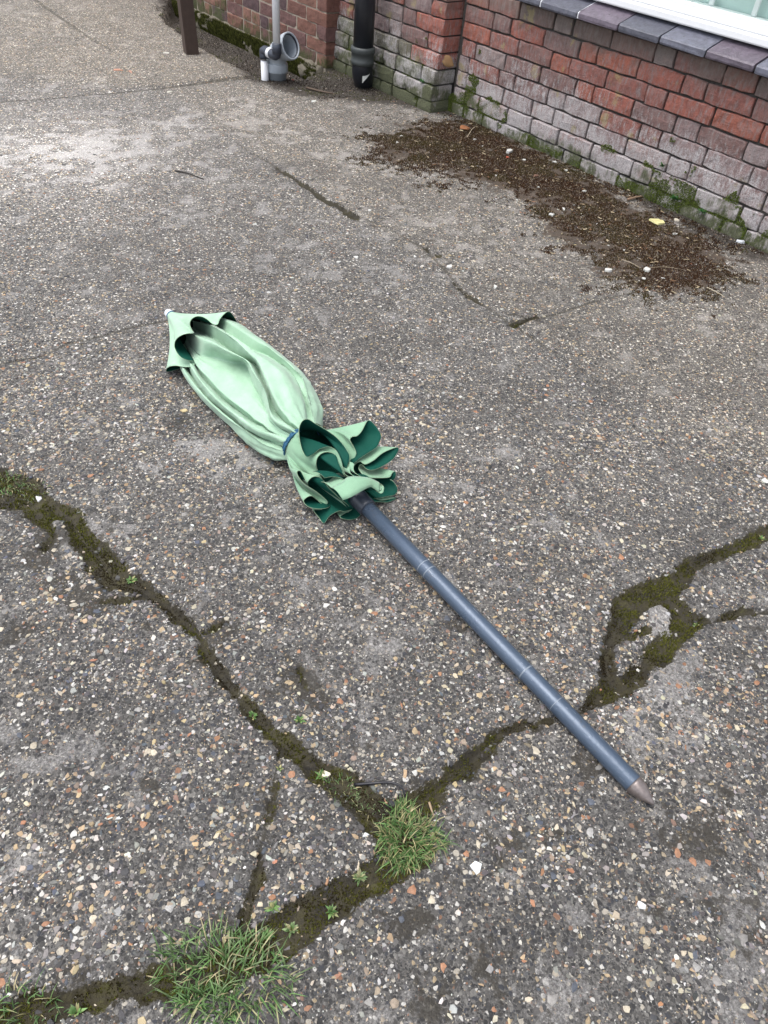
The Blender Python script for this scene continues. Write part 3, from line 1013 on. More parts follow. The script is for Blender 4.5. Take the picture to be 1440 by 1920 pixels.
# proud length of wall with the black pipe: its end shows at the corner
for k in range(0, 15):
    z = .055 + .076 * (k - 1) + .038
    out = {0: .036, 1: .034, 2: .026, 3: .014}.get(k, 0.0)
    x = -3.342
    st = .228 if k % 2 else .114
    end = x
    first = True
    while end > -4.4:
        a = end - st
        c = random.choice((REDS[1:4] + GREYS) if k > 3 else [(.14, .13, .09), (.12, .125, .075), (.19, .16, .14), (.16, .12, .10)])
        if first and k > 2: c = REDS[0]
        ob_ = place_brick(wall, a, end + (.006 if first else 0), z, WALL_B - out, c, depth_=.150, chip=.006)
        if ob_: ob_.color[3] = random.uniform(0, .7)
        first = False
        end = a; st = .114 if st > .2 else .228

# blue brick sill
sill = empty('window_sill', wpt(-2.2, WALL_A, .6))
keep_world(sill, house)
SJ = [-2.93, -2.757, -2.526, -2.297, -2.078, -1.852, -1.63, -1.402, -1.175, -.947, -.72, -.50]
for a, b in zip(SJ[:-1], SJ[1:]):
    L = b - a - .008
    r_ = np.random.default_rng(int(abs(a) * 1000))
    prof = [(-.052, .0), (-.054, .008), (-.053, .022), (-.046, .027), (.075, .066), (.11, .068), (.11, .0)]
    V = []
    for x in (-L / 2, -L / 2 + .004, L / 2 - .004, L / 2):
        sh = .0025 if abs(x) == L / 2 else 0
        for (y, z) in prof:
            cy, cz = .03, .03
            V.append((x, y + (sh if y < cy else -sh) + r_.normal(0, .0006), z + (-sh if z > cz else sh) + r_.normal(0, .0006)))
    npf = len(prof)
    F = []
    for i in range(3):
        for j in range(npf):
            j2 = (j + 1) % npf
            F.append((i * npf + j2, i * npf + j, (i + 1) * npf + j, (i + 1) * npf + j2))
    me = bpy.data.meshes.new('sill_brick')
    me.from_pydata(V, [], F + [tuple(range(npf)), tuple(reversed(range(3 * npf, 4 * npf)))])
    me.materials.append(MAT_SILL)
    o = bpy.data.objects.new('sill_brick', me)
    o.location = wpt((a + b) / 2, WALL_A + r_.normal(0, .001), .597 + r_.normal(0, .0012))
    o.rotation_euler = (0, r_.normal(0, .006), ROTZ)
    base = np.array((.095, .098, .125)) * r_.uniform(.8, 1.25)
    if r_.uniform() < .4: base = base * np.array([1.25, 1.0, 1.0])
    o.color = (*base, 1)
    link(o); keep_world(o, sill)
for sj in (-2.757, -2.526):
    bm = bmesh.new()
    vs = [bm.verts.new(wpt(sj + ds * .0035, WALL_A + y, .597 + z)) for ds in (-1, 1) for y, z in ((-.050, .002), (-.050, .022), (-.044, .0265), (.075, .0655), (.075, .0))]
    for a_, b_ in ((0, 1), (1, 2), (2, 3), (3, 4), (4, 0)): bm.faces.new([vs[a_], vs[b_], vs[b_ + 5], vs[a_ + 5]])
    bm.faces.new(vs[:5]); bm.faces.new(vs[5:][::-1])
    keep_world(obj_bm('white_joint', bm, MAT_WHITEPIPE), sill)
bm = bmesh.new()
box_w(bm, -2.93, -.5, WALL_A - .042, WALL_A + .10, .6, .617)
keep_world(obj_bm('sill_bedding', bm, MAT_MORTAR), sill)

# white window
win = empty('window', wpt(-1.7, WALL_A + .04, .66))
keep_world(win, house)
S0_, S1_ = -2.86, -.58


def win_part(name, boxes, mat, bev=.003):
    b_ = bmesh.new()
    for q in boxes: box_w(b_, *q)
    if bev: bmesh.ops.bevel(b_, geom=list(b_.edges), offset=bev, segments=2, affect='EDGES')
    o = obj_bm(name, b_, mat)
    keep_world(o, win)
    return o


win_part('sill_board', [(S0_ - .02, S1_ + .02, WALL_A + .028, WALL_A + .14, .664, .694)], MAT_UPVC, .005)
win_part('frame', [(S0_, S1_, WALL_A + .055, WALL_A + .125, .6945, .738)], MAT_UPVC, .005)
win_part('frame', [(S0_, S1_, WALL_A + .055, WALL_A + .125, 1.79, 1.845)], MAT_UPVC, .005)
win_part('frame', [(S0_, S0_ + .055, WALL_A + .056, WALL_A + .124, .739, 1.789)], MAT_UPVC, .005)
win_part('frame', [(S1_ - .055, S1_, WALL_A + .056, WALL_A + .124, .739, 1.789)], MAT_UPVC, .005)
win_part('pane', [(S0_ + .05, S1_ - .05, WALL_A + .078, WALL_A + .084, .737, 1.792)], MAT_GLASS, 0)
for s in (-2.40, -1.985, -1.79, -1.60, -1.2, -.9):
    win_part('glazing_bar', [(s - .011, s + .011, WALL_A + .094, WALL_A + .104, .739, 1.789)], MAT_UPVC, .002)
win_part('blind', [(S0_ + .05, S1_ - .05, WALL_A + .13, WALL_A + .134, .70, 1.80)], MAT_BLIND, 0)

# newer brown brick wall beyond, standing proud
ext = empty('brown_brick_house', wpt(-5.2, WALL_C, 0))
tag(ext, 'newer brown brick wall with pale mortar joints behind the grey drain bend', 'house')
bm = bmesh.new()
box_w(bm, -8.5, -4.275, WALL_C + .005, WALL_C + .10, -.25, 2.9)
ewall = obj_bm('wall', bm, MAT_MORTAR_C)
keep_world(ewall, ext)
BROWN = [(.165, .078, .062), (.13, .066, .06), (.195, .093, .07), (.10, .062, .066), (.23, .12, .09), (.15, .08, .074)]
for k in range(0, 12):
    z = .002 + .0735 * k + .037
    end = -4.262 - (.0 if k % 2 else .0)
    st = .222 if k % 2 else .112
    first = True
    while end > -7.4:
        a = end - st
        place_brick(ewall, a, end, z, WALL_C, random.choice(BROWN), MAT_BRICK_C, .103, .010, .002)
        end = a; st = .222 if random.random() < .62 else .112
# mortar fillet along the foot of the brown wall
pth = [wpt(s, WALL_C - .004 + .010 * math.sin(s * 9), -.058 + .010 * math.sin(s * 5.3)) for s in np.linspace(-8, -4.3, 90)]
v, f = tube(pth, np.array([.062 + .006 * math.sin(i * 1.7) for i in range(90)]), 14)
v = v + rng.normal(0, .004, v.shape)
keep_world(obj_np('mortar_fillet', v, f, plain('dirty_fillet', (.135, .12, .092), .95, nscale=25, var=.6, bump=.006)), ext)

# moss on the walls
X_ = []
cols = []
r4 = np.random.default_rng(8)
n = 260000
s = r4.uniform(-4.2, .2, n); z = r4.uniform(0.0, .34, n)
onB = s < -3.345
fm = fbm(s * 13 + 3, z * 15, 90, 4)
want = np.where(onB, .555, .63) + .9 * np.maximum(z - .05, 0) - np.where((s > -3.31) & (s < -2.95), .085, 0) - np.where(s > -1.95, .10 * (z < .13), 0) + np.where((s > -2.7) & (s < -2.0), .05, 0)
want = want - .10 * (z < .045)
for (es, ez, rs, rz, am) in ((-3.22, .16, .09, .06, .22), (-3.08, .115, .10, .05, .22), (-2.93, .075, .10, .04, .2), (-2.72, .03, .12, .03, .15), (-2.45, .02, .25, .025, .15), (-2.05, .03, .2, .03, .15),
                            (-1.92, .125, .06, .06, .17), (-1.77, .11, .10, .05, .14), (-1.57, .115, .12, .05, .14), (-1.35, .06, .25, .06, .12), (-1.6, .02, .4, .035, .12), (-3.56, .13, .10, .08, .2), (-3.72, .08, .10, .05, .15), (-3.42, .03, .10, .04, .2), (-4.12, .2, .1, .15, .2)):
    want = want - am * np.exp(-((s - es) / rs) ** 2 - ((z - ez) / rz) ** 2)
k = fm > want
s, z, onB = s[k], z[k], onB[k]
kk = r4.permutation(len(s))[:42000]; s, z, onB = s[kk], z[kk], onB[kk]
nn = np.where(onB, WALL_B - .03 * np.clip(1 - z / .28, 0, 1), WALL_A - .004)
P = U[None] * s[:, None] + N[None] * nn[:, None] + np.array([0, 0, 1.0])[None] * z[:, None]
g = np.clip(r4.normal(.5, .3, len(s)), 0, 1)[:, None]
cl = (1 - g) * np.array([.050, .062, .016]) + g * np.array([.125, .165, .035])
v, f, c = spikes(P, r4.uniform(.0015, .0045, len(s)), r4.uniform(.001, .003, len(s)), .9, cl * r4.uniform(.6, 1.4, (len(s), 1)), r4, -N)
tag(obj_np('wall_moss', v, [f], MAT_MOSS, smooth=False, cols=c), 'bright green moss growing on the lowest brick courses', 'moss', kind='stuff')
# moss along the fillet of the brown wall
n = 46000
s = r4.uniform(-6.4, -4.3, n)
th = r4.uniform(-.35, 1.15, n); dn = -.066 * np.cos(th); zz = -.058 + .066 * np.sin(th)
k = (fbm(s * 7, th * 2.2, 93, 3) > .30 + .26 * np.clip(th - .35, 0, 2))
s, dn, zz = s[k], dn[k], zz[k]
P = U[None] * s[:, None] + N[None] * (WALL_C - .004 + dn)[:, None] + np.array([0, 0, 1.0])[None] * zz[:, None]
g = np.clip(r4.normal(.45, .3, len(s)), 0, 1)[:, None]
cl = (1 - g) * np.array([.026, .026, .010]) + g * np.array([.095, .105, .024])
v, f, c = spikes(P, r4.uniform(.006, .018, len(s)), r4.uniform(.003, .007, len(s)), .9, cl * r4.uniform(.5, 1.4, (len(s), 1)), r4)
tag(obj_np('ledge_moss', v, [f], MAT_MOSS, smooth=False, cols=c), 'dark olive moss bank along the foot of the brown brick wall', 'moss', kind='stuff')

# ---------------------------------------------------------------- post and pipes
q = site(359, 103); sp, npn = q @ U, q @ N
post = empty('post', wpt(sp, npn, 0))
tag(post, 'square brown post standing on the concrete at the upper left', 'post')
bm = bmesh.new()
for i, (x, y) in enumerate(((-.042, -.042), (.042, -.042), (.042, .042), (-.042, .042))): pass
bmesh.ops.create_cube(bm, size=1.0)
bmesh.ops.scale(bm, vec=(.078, .078, 2.5), verts=bm.verts)
bmesh.ops.translate(bm, vec=(0, 0, 1.23), verts=bm.verts)
bmesh.ops.bevel(bm, geom=list(bm.edges), offset=.004, segments=2, affect='EDGES')
o = obj_bm('shaft', bm, MAT_POST, post)
o.rotation_euler = (0, -.03, .55)
bm = bmesh.new()
bmesh.ops.create_cube(bm, size=1.0)
bmesh.ops.scale(bm, vec=(.086, .086, .012), verts=bm.verts)
bmesh.ops.translate(bm, vec=(0, 0, .004), verts=bm.verts)
o = obj_bm('foot_plate', bm, MAT_POST, post); o.rotation_euler = (0, 0, .55)

# black soil pipe
q = site(672, 166); sb, nb = q @ U, q @ N
BPC = np.array([sb, nb + .02])
blk = empty('soil_pipe', wpt(BPC[0], BPC[1], 0))
tag(blk, 'thick black plastic soil pipe with angled shoe beside the mossy brick corner', 'pipe')
E3 = np.array([0, 0, 1.0])


def lathe(org, axis, prof, seg=36):
    axis = axis / np.linalg.norm(axis)
    e1_ = np.cross(axis, E3 if abs(axis[2]) < .9 else np.array([1.0, 0, 0])); e1_ /= np.linalg.norm(e1_)
    e2_ = np.cross(axis, e1_)
    a = np.linspace(0, 2 * np.pi, seg, endpoint=False)
    V = np.concatenate([org + axis * t + r * (np.cos(a)[:, None] * e1_ + np.sin(a)[:, None] * e2_) for t, r in prof])
    return V, [grid_faces(len(prof), seg, True)]


def pw(o, parent): return keep_world(o, parent)


cx = wpt(BPC[0], BPC[1], 0)
lean = np.array([0.0, 0, 0])
v, f = tube([cx + E3 * z for z in (.20, .5, 1.2, 2.8)], .0575, 32)
pw(obj_np('pipe', v, f, MAT_BLACKPIPE), blk)
prof = [(.215, .0585), (.213, .068), (.203, .070), (.185, .070), (.181, .0655), (.150, .0645), (.147, .067), (.128, .066), (.124, .061)]
v, f = tube([cx + E3 * z for z, r in prof], np.array([r for z, r in prof]), 32)
pw(obj_np('collar', v, f, MAT_SEALCOL), blk)
# shoe: short bend turned back towards the wall
ang = np.linspace(0, math.radians(48), 9)
dirw = np.array([.10, .995, 0.0])
Rb = .10
pth = [cx + E3 * .13] + [cx + E3 * (.125 - Rb * math.sin(a)) + dirw * (Rb * (1 - math.cos(a))) for a in ang]
last = pth[-1]; tdir = -E3 * math.cos(ang[-1]) + dirw * math.sin(ang[-1])
pth += [last + tdir * .04, last + tdir * .09]
v, f = tube(pth, .0595, 32)
pw(obj_np('shoe', v, f, MAT_BLACKPIPE), blk)
# pale sticker on the shoe, bent round it
vc = []
view = CAM - (cx + E3 * .08); view[2] = 0; view /= np.linalg.norm(view)
side = np.cross(E3, view)
for i, zt in enumerate(np.linspace(-.8, .8, 4)):
    for j, a in enumerate(np.linspace(.05, .80, 6)):
        rr = .0615
        vc.append(cx + E3 * (.083 + zt * .028 + (a - .4) * .06) + view * rr * math.cos(a) * .97 + side * rr * math.sin(a) + dirw * .008)
pw(obj_np('sticker', np.array(vc), [grid_faces(4, 6)], MAT_STICKER), blk)

# grey 110 mm bend
q = site(519, 147); sg, ng = q @ U, q @ N
G0 = wpt(sg, ng, 0)
gry = empty('drain_bend', G0)
tag(gry, 'open grey plastic drain bend facing right beside the white waste pipe', 'pipe')
od = np.array([.84, -.54, 0.0])
od[2] = 0; od /= np.linalg.norm(od)
prof = [(-.12, .056), (.035, .056), (.036, .064), (.042, .066), (.078, .066), (.083, .063)]
v, f = tube([G0 + E3 * z for z, r in prof], np.array([r for z, r in prof]), 32)
pw(obj_np('socket', v, f, MAT_GREYPIPE), gry)
ang = np.linspace(0, math.radians(68), 12)
Rb = .085
pth = [G0 + E3 * .07] + [G0 + E3 * (.085 + Rb * math.sin(a)) + od * (Rb * (1 - math.cos(a))) for a in ang]
tdir = E3 * math.cos(ang[-1]) + od * math.sin(ang[-1])
last = pth[-1]
pth.append(last + tdir * .03)
v, f = tube(pth, .0565, 32, cap=False)
pw(obj_np('bend', v, f, MAT_GREYPIPE), gry)
mouth = [(.000, .0575), (.004, .064), (.028, .064), (.031, .068), (.050, .070), (.064, .070), (.068, .066), (.066, .0605), (.04, .058), (.0, .054), (-.012, .0545)]
v, f = lathe(last, tdir, mouth)
pw(obj_np('mouth', v, f, MAT_GREYPIPE), gry)
v, f = lathe(last, tdir, [(.063, .0607), (.062, .0570), (.052, .0570), (.051, .0600)])
pw(obj_np('rubber_seal', v, f, MAT_DARKCOUP), gry)
# white waste pipe with its dark couplings
q = site(497, 150); W0 = q.copy()
q2 = site(519, 86, .20); W1 = q2.copy()
wst = empty('waste_pipe', W0)
tag(wst, 'slim white waste pipe with dark couplings running down the brown brick wall', 'pipe')
v, f = tube([W1 + E3 * z for z in (.0, .3, 1.2, 2.6)], .0208, 20)
pw(obj_np('pipe', v, f, MAT_WHITEPIPE), wst)
v, f = tube([W1 + E3 * z for z in (.012, .010, -.035, -.037)], np.array([.022, .027, .027, .022]), 20)
pw(obj_np('coupling', v, f, MAT_DARKCOUP), wst)
top = W0 + E3 * .11
a0, a1 = W1 - E3 * .03, top + E3 * .02
pth = catmull([W1 - E3 * .02, W1 - E3 * .045 + (a1 - a0) * .08, (a0 + a1) / 2, top + E3 * .04, top + E3 * 0.0], 16)
v, f = tube(pth, .0255, 20)
pw(obj_np('swan_neck', v, f, MAT_DARKCOUP), wst)
v, f = tube(pth[6:9], .0268, 20)
pw(obj_np('white_band', v, f, MAT_WHITEPIPE), wst)
v, f = tube([W0 + E3 * z for z in (-.12, .10)], .0215, 20)
pw(obj_np('stub', v, f, MAT_WHITEPIPE), wst)

# ---------------------------------------------------------------- the closed parasol
TIP = site(1226, 1509, .010)
COLP = site(672, 935, .046)
AX = COLP - TIP; AX /= np.linalg.norm(AX)               # from spike to crown
FIN = site(319, 590, .046)
par = empty('closed_parasol', (COLP[0], COLP[1], 0))
tag(par, 'closed pale green garden parasol with blue-grey pole lying on the concrete', 'parasol')
# the pole continues straight through the folded canopy
LEN = np.linalg.norm(COLP - TIP)
r_p = .0182
prof = [(.046, .0), (.046, r_p * .97), (.048, r_p), (LEN * .36, r_p), (LEN * .66, r_p), (LEN * .70, r_p), (LEN + .02, r_p)]
pth = [TIP + AX * t for t, r in prof[1:]]
v, f = tube(pth, np.array([r for t, r in prof[1:]]), 40)
pole = keep_world(obj_np('pole', v, f, MAT_POLE), par)


def along(px, py):
    """distance along the pole of the photographed point"""
    k = site_ray(px, py)
    w = CAM - TIP
    b = AX @ k; d_ = AX @ w; e_ = k @ w
    return (d_ - b * e_) / (1 - b * b)


def pole_ring(a, w, dr, mat, name):
    pr = [(a - w / 2, r_p - .0004), (a - w / 2 + .0008, r_p + dr), (a + w / 2 - .0008, r_p + dr), (a + w / 2, r_p - .0004)]
    v, f = tube([TIP + AX * t for t, r in pr], np.array([r for t, r in pr]), 40, cap=False)
    o = obj_np(name, v, f, mat)
    o.parent = pole
    return o


pole.matrix_parent_inverse = Matrix.Translation(-Vector(par.location))
for (px, py, w, dr) in ((792, 1064, .0035, .0005), (803, 1076, .004, .0004), (985, 1262, .004, .0004), (1042, 1322, .0025, .0003)):
    pole_ring(along(px, py), w, dr, MAT_SCUFF, 'joint_ring')
prof = [(0.0, .0012), (.003, .0035), (.020, .0118), (.034, .0162), (.042, .0181), (.0465, .0184)]
v, f = tube([TIP + AX * t for t, r in prof], np.array([r for t, r in prof]), 40)
keep_world(obj_np('spike', v, f, MAT_SPIKE), par)
LC = along(690, 955)
prof = [(LC, r_p), (LC + .001, .0218), (LC + .004, .0228), (LC + .030, .0228), (LC + .032, .0240), (LC + .050, .0240), (LC + .051, .02)]
v, f = tube([TIP + AX * t for t, r in prof], np.array([r for t, r in prof]), 40, cap=False)
keep_world(obj_np('collar', v, f, MAT_COLLAR), par)

A4 = lambda X, Y: (280 + X / 2.88, 560 + Y / 2.88)
A5 = lambda X, Y: (520 + X / 5.538, 760 + Y / 5.538)
A1 = lambda X, Y: (300 + X / 8.0, 570 + Y / 8.0)

# folded canopy: lengthwise folds, each with heights at the crown, the middle and the tie
FOLDS = [
    ([(165, 372), (215, 460), (285, 548), (400, 655), (500, 745), (590, 815), (650, 845), (720, 866), (757, 870)], (.022, .026, .040)),
    ([(182, 375), (240, 460), (310, 545), (420, 640), (520, 715), (600, 775), (680, 808), (768, 838)], (.055, .064, .062)),
    ([(207, 378), (268, 495), (330, 572), (440, 655), (540, 730), (610, 767), (690, 788), (773, 822)], (.036, .030, .062)),
    ([(232, 372), (296, 465), (390, 565), (495, 650), (600, 716), (690, 750), (790, 790)], (.078, .088, .084)),
    ([(248, 360), (310, 448), (400, 540), (480, 602), (560, 660), (690, 735), (795, 772)], (.052, .052, .078)),
    ([(254, 345), (335, 440), (425, 535), (510, 600), (590, 658), (695, 728), (798, 765)], (.078, .084, .090)),
    ([(262, 318), (390, 392), (480, 455), (560, 525), (620, 600), (690, 690), (800, 755)], (.080, .092, .096)),
    ([(262, 300), (350, 322), (440, 345), (518, 354), (560, 445), (610, 545), (665, 660), (803, 745)], (.078, .090, .096)),
    ([(255, 205), (340, 240), (430, 290), (522, 335), (572, 415), (632, 520), (672, 640), (808, 735)], (.128, .146, .108)),
    ([(330, 207), (420, 274), (500, 324), (574, 358), (612, 432), (647, 512), (682, 610), (813, 725)], (.086, .100, .098)),
    ([(330, 140), (400, 180), (470, 232), (530, 290), (584, 340), (624, 425), (667, 520), (722, 620), (820, 715)], (.138, .158, .110)),
    ([(352, 150), (440, 200), (530, 258), (640, 330), (720, 410), (770, 500), (810, 590), (850, 690)], (.130, .162, .112)),
    ([(400, 172), (480, 234), (560, 282), (640, 306), (740, 382), (800, 462), (848, 560), (868, 680)], (.078, .100, .092)),
    ([(408, 110), (510, 175), (610, 240), (690, 300), (780, 374), (836, 434), (858, 520), (895, 672)], (.112, .126, .094)),
    ([(468, 135), (560, 195), (640, 250), (705, 305), (795, 372), (855, 440), (905, 530), (938, 620), (930, 690)], (.060, .055, .060)),
]
NS = 110
LINES = []
for pts, (z0, zm, z1) in FOLDS:
    pts = [((pts[0][0] * .55 + 118 * .45), (pts[0][1] * .55 + 92 * .45))] + pts      # runs on up under the vent cap
    pl = catmull(np.array(pts), NS)
    t = np.linspace(0, 1, NS)
    tz = np.interp(t, [0, .12, .5, .8, 1], [0, .12, .5, .8, 1])
    l0 = (tz - .5) * (tz - 1) / .5; l1 = -tz * (tz - 1) / .25; l2 = tz * (tz - .5) / .5
    zz = z0 * l0 + zm * l1 + z1 * l2
    zz = np.maximum(zz, .008)
    zz = zz * (1 - .48 * smooth(.17 - t, 0, .17))
    LINES.append(np.array([site(*A4(*p), z) for p, z in zip(pl, zz)]))
L0, L1_ = LINES[0], LINES[-1]
for wgt in (.93, .62, .36, .10):
    q = L0 * (1 - wgt) + L1_ * wgt
    q = q.copy(); lift = smooth(np.linspace(0, 1, NS), .86, 1.0) * .03
    q[:, 2] = .005 + lift
    LINES.append(q)
ST = np.stack(LINES, 1)                                 # stations x lines x 3
SUB = 7
nl = ST.shape[1]
rowsv = []
for i in range(NS):
    P = ST[i]
    out = []
    for j in range(nl):
        p0, p1, p2, p3 = P[j - 1], P[j], P[(j + 1) % nl], P[(j + 2) % nl]
        d1 = np.linalg.norm(p2 - p1) + 1e-6
        m1 = .55 * (p2 - p0) / (np.linalg.norm(p1 - p0) + d1) * d1
        m2 = .55 * (p3 - p1) / (np.linalg.norm(p3 - p2) + d1) * d1
        for k in range(SUB):
            t = k / SUB
            out.append((2 * t ** 3 - 3 * t * t + 1) * p1 + (t ** 3 - 2 * t * t + t) * m1 + (-2 * t ** 3 + 3 * t * t) * p2 + (t ** 3 - t * t) * m2)
    rowsv.append(out)
B = np.array(rowsv)
nc = B.shape[1]
# small wrinkles running mostly lengthwise
ii, jj = np.meshgrid(np.arange(NS), np.arange(nc), indexing='ij')
du = np.gradient(B, axis=0); dv = np.roll(B, -1, 1) - np.roll(B, 1, 1)
nr = np.cross(dv, du); nr /= np.linalg.norm(nr, axis=2, keepdims=True) + 1e-9
wr = (fbm(ii / 26.0, jj / 3.2, 61, 3) - .5) * .008 + (fbm((ii + jj * .8) / 14.0, jj / 5.0, 62, 3) - .5) * .003
rid = 1 - np.abs(2 * fbm(ii / 34.0 + jj * .035, jj / 2.6, 63, 2) - 1)
rid2 = 1 - np.abs(2 * fbm(ii / 7.0, jj / 9.0 + ii * .03, 64, 2) - 1)
wr = wr + (rid ** 3 - .45) * (.003 + .007 * smooth(ii / NS, .5, .85)) + (rid2 ** 6 - .2) * .0012
wr *= smooth(ii / NS, 0, .1) * (1 - .8 * smooth(ii / NS, .9, .98))
if nr[NS // 2, 11 * SUB, 2] < 0: nr = -nr
B = B + nr * wr[..., None]
B[..., 2] = np.maximum(B[..., 2], .004)
faces = grid_faces(NS, nc, True)


def cloth(name, V, F, parent, outward, thick=.0011, face=None):
    """canvas with a pale face, dark lining and real thickness"""
    o = obj_np(name, V, F, [face or MAT_CLOTH, MAT_LINING, MAT_HEM])
    if not thick:
        keep_world(o, parent)
        return o
    md = o.modifiers.new('thickness', 'SOLIDIFY')
    md.thickness = thick
    md.offset = -1.0
    md.material_offset = 1
    md.material_offset_rim = 2
    keep_world(o, parent)
    return o


def oriented(V, F, centre):
    """flip faces when they mostly point towards centre"""
    a = V[F[:, 0]]; b = V[F[:, 1]]; c = V[F[:, 2]]
    nrm = np.cross(b - a, c - a); mid = (a + c) / 2
    return F if (nrm * (mid - centre)).sum() > 0 else F[:, ::-1]


V = B.reshape(-1, 3)
cen = V.mean(0)
canopy = cloth('canopy', V, [oriented(V, faces, cen)], par, True, thick=0)


def loft(hem, ring_c, ring_r, rows, smooth_k, e_axis, bulge=0.0, pw_=1.0, shape=1.6, plug=False):
    """cloth from a tight ring to a ruffled hem (closed)"""
    n = len(hem)
    e1 = RT - (RT @ e_axis) * e_axis; e1 /= np.linalg.norm(e1)
    e2 = np.cross(e_axis, e1)
    ker = np.ones(smooth_k) / smooth_k
    hs = np.stack([np.convolve(np.r_[hem[-smooth_k:, k], hem[:, k], hem[:smooth_k, k]], ker, 'same')[smooth_k:-smooth_k] for k in range(3)], 1)
    c0 = hs.mean(0)
    an = np.unwrap(np.arctan2((hs - c0) @ e2, (hs - c0) @ e1))
    tot = an[-1] - an[0]
    lin = np.linspace(0, np.sign(tot) * 2 * np.pi, n, endpoint=False)
    off = np.mean(an - lin)
    an = .35 * an + .65 * (lin + off)
    ring = ring_c + ring_r * (np.cos(an)[:, None] * e1 + np.sin(an)[:, None] * e2)
    R = []
    for w in np.linspace(0, 1, rows):
        tgt = hs + (hem - hs) * w ** shape
        p = ring + (tgt - ring) * w ** pw_
        rad = (tgt - c0); rad = rad / (np.linalg.norm(rad, axis=1, keepdims=True) + 1e-9)
        p = p + rad * bulge * math.sin(math.pi * w)
        R.append(p)
    if plug:                                              # gathered canvas closes the neck inside the tie
        R = [ring_c + (R[0] - ring_c) * .05, ring_c + (R[0] - ring_c) * .6] + R
        rows += 2
    V = np.array(R).reshape(-1, 3)
    V[:, 2] = np.maximum(V[:, 2], .004)
    return V, grid_faces(rows, n, True)


# vent cap at the crown
CAP = [(110, 1018, .006), (95, 975, .022), (150, 935, .045), (250, 925, .058), (340, 940, .062), (430, 942, .066), (505, 915, .070), (535, 885, .070), (500, 856, .078), (400, 842, .086), (300, 790, .092), (230, 690, .102),
       (213, 610, .112), (245, 525, .130), (325, 465, .146), (410, 440, .152), (480, 438, .146), (512, 428, .130), (480, 395, .126), (447, 320, .132), (452, 260, .142), (500, 203, .160), (570, 180, .168), (650, 195, .162),
       (720, 238, .150), (768, 282, .134), (820, 312, .120), (868, 302, .116), (890, 240, .124), (950, 160, .138), (1010, 115, .144), (1060, 125, .130), (1115, 195, .095), (1150, 262, .062), (1158, 312, .030),
       (1100, 430, .006), (900, 620, .005), (600, 830, .005), (320, 960, .005)]
hem = catmull(np.array([site(*A1(x, y), z) for x, y, z in CAP]), 200, True)
axc = FIN - COLP; axc /= np.linalg.norm(axc)
V, F = loft(hem, FIN, .011, 26, 27, axc, bulge=-.004, shape=1.25)
vent = cloth('vent_cap', V, [oriented(V, F, V.mean(0) + np.array([0, 0, .0]))], par, True)
v, f = tube([FIN - axc * .012, FIN - axc * .006, FIN + axc * .004, FIN + axc * .014, FIN + axc * .017], np.array([.0125, .014, .014, .0125, .009]), 24)
keep_world(obj_np('finial', v, f, MAT_FINIAL), par)
v, f = tube([FIN - axc * .010, FIN - axc * .0095, FIN - axc * .005, FIN - axc * .0045], np.array([.0135, .0152, .0152, .0135]), 24)
keep_world(obj_np('finial_ring', v, f, MAT_CORD), par)

# skirt beyond the tie
PA, PB, PC = site(607.6, 981, .005), site(705, 945, .010), site(577, 785, .175)
HN = np.cross(PB - PA, PC - PA); HN /= np.linalg.norm(HN)


def on_hem(X, Y, back=0.0):
    k = site_ray(*A5(X, Y))
    t = ((PA - CAM) @ HN) / (k @ HN)
    p = CAM + k * (t + back - .045 * math.exp(-(((X - 700) / 330) ** 2 + ((Y - 850) / 300) ** 2)))
    if p[2] < .006:
        p = site(*A5(X, Y), .006)
    return p


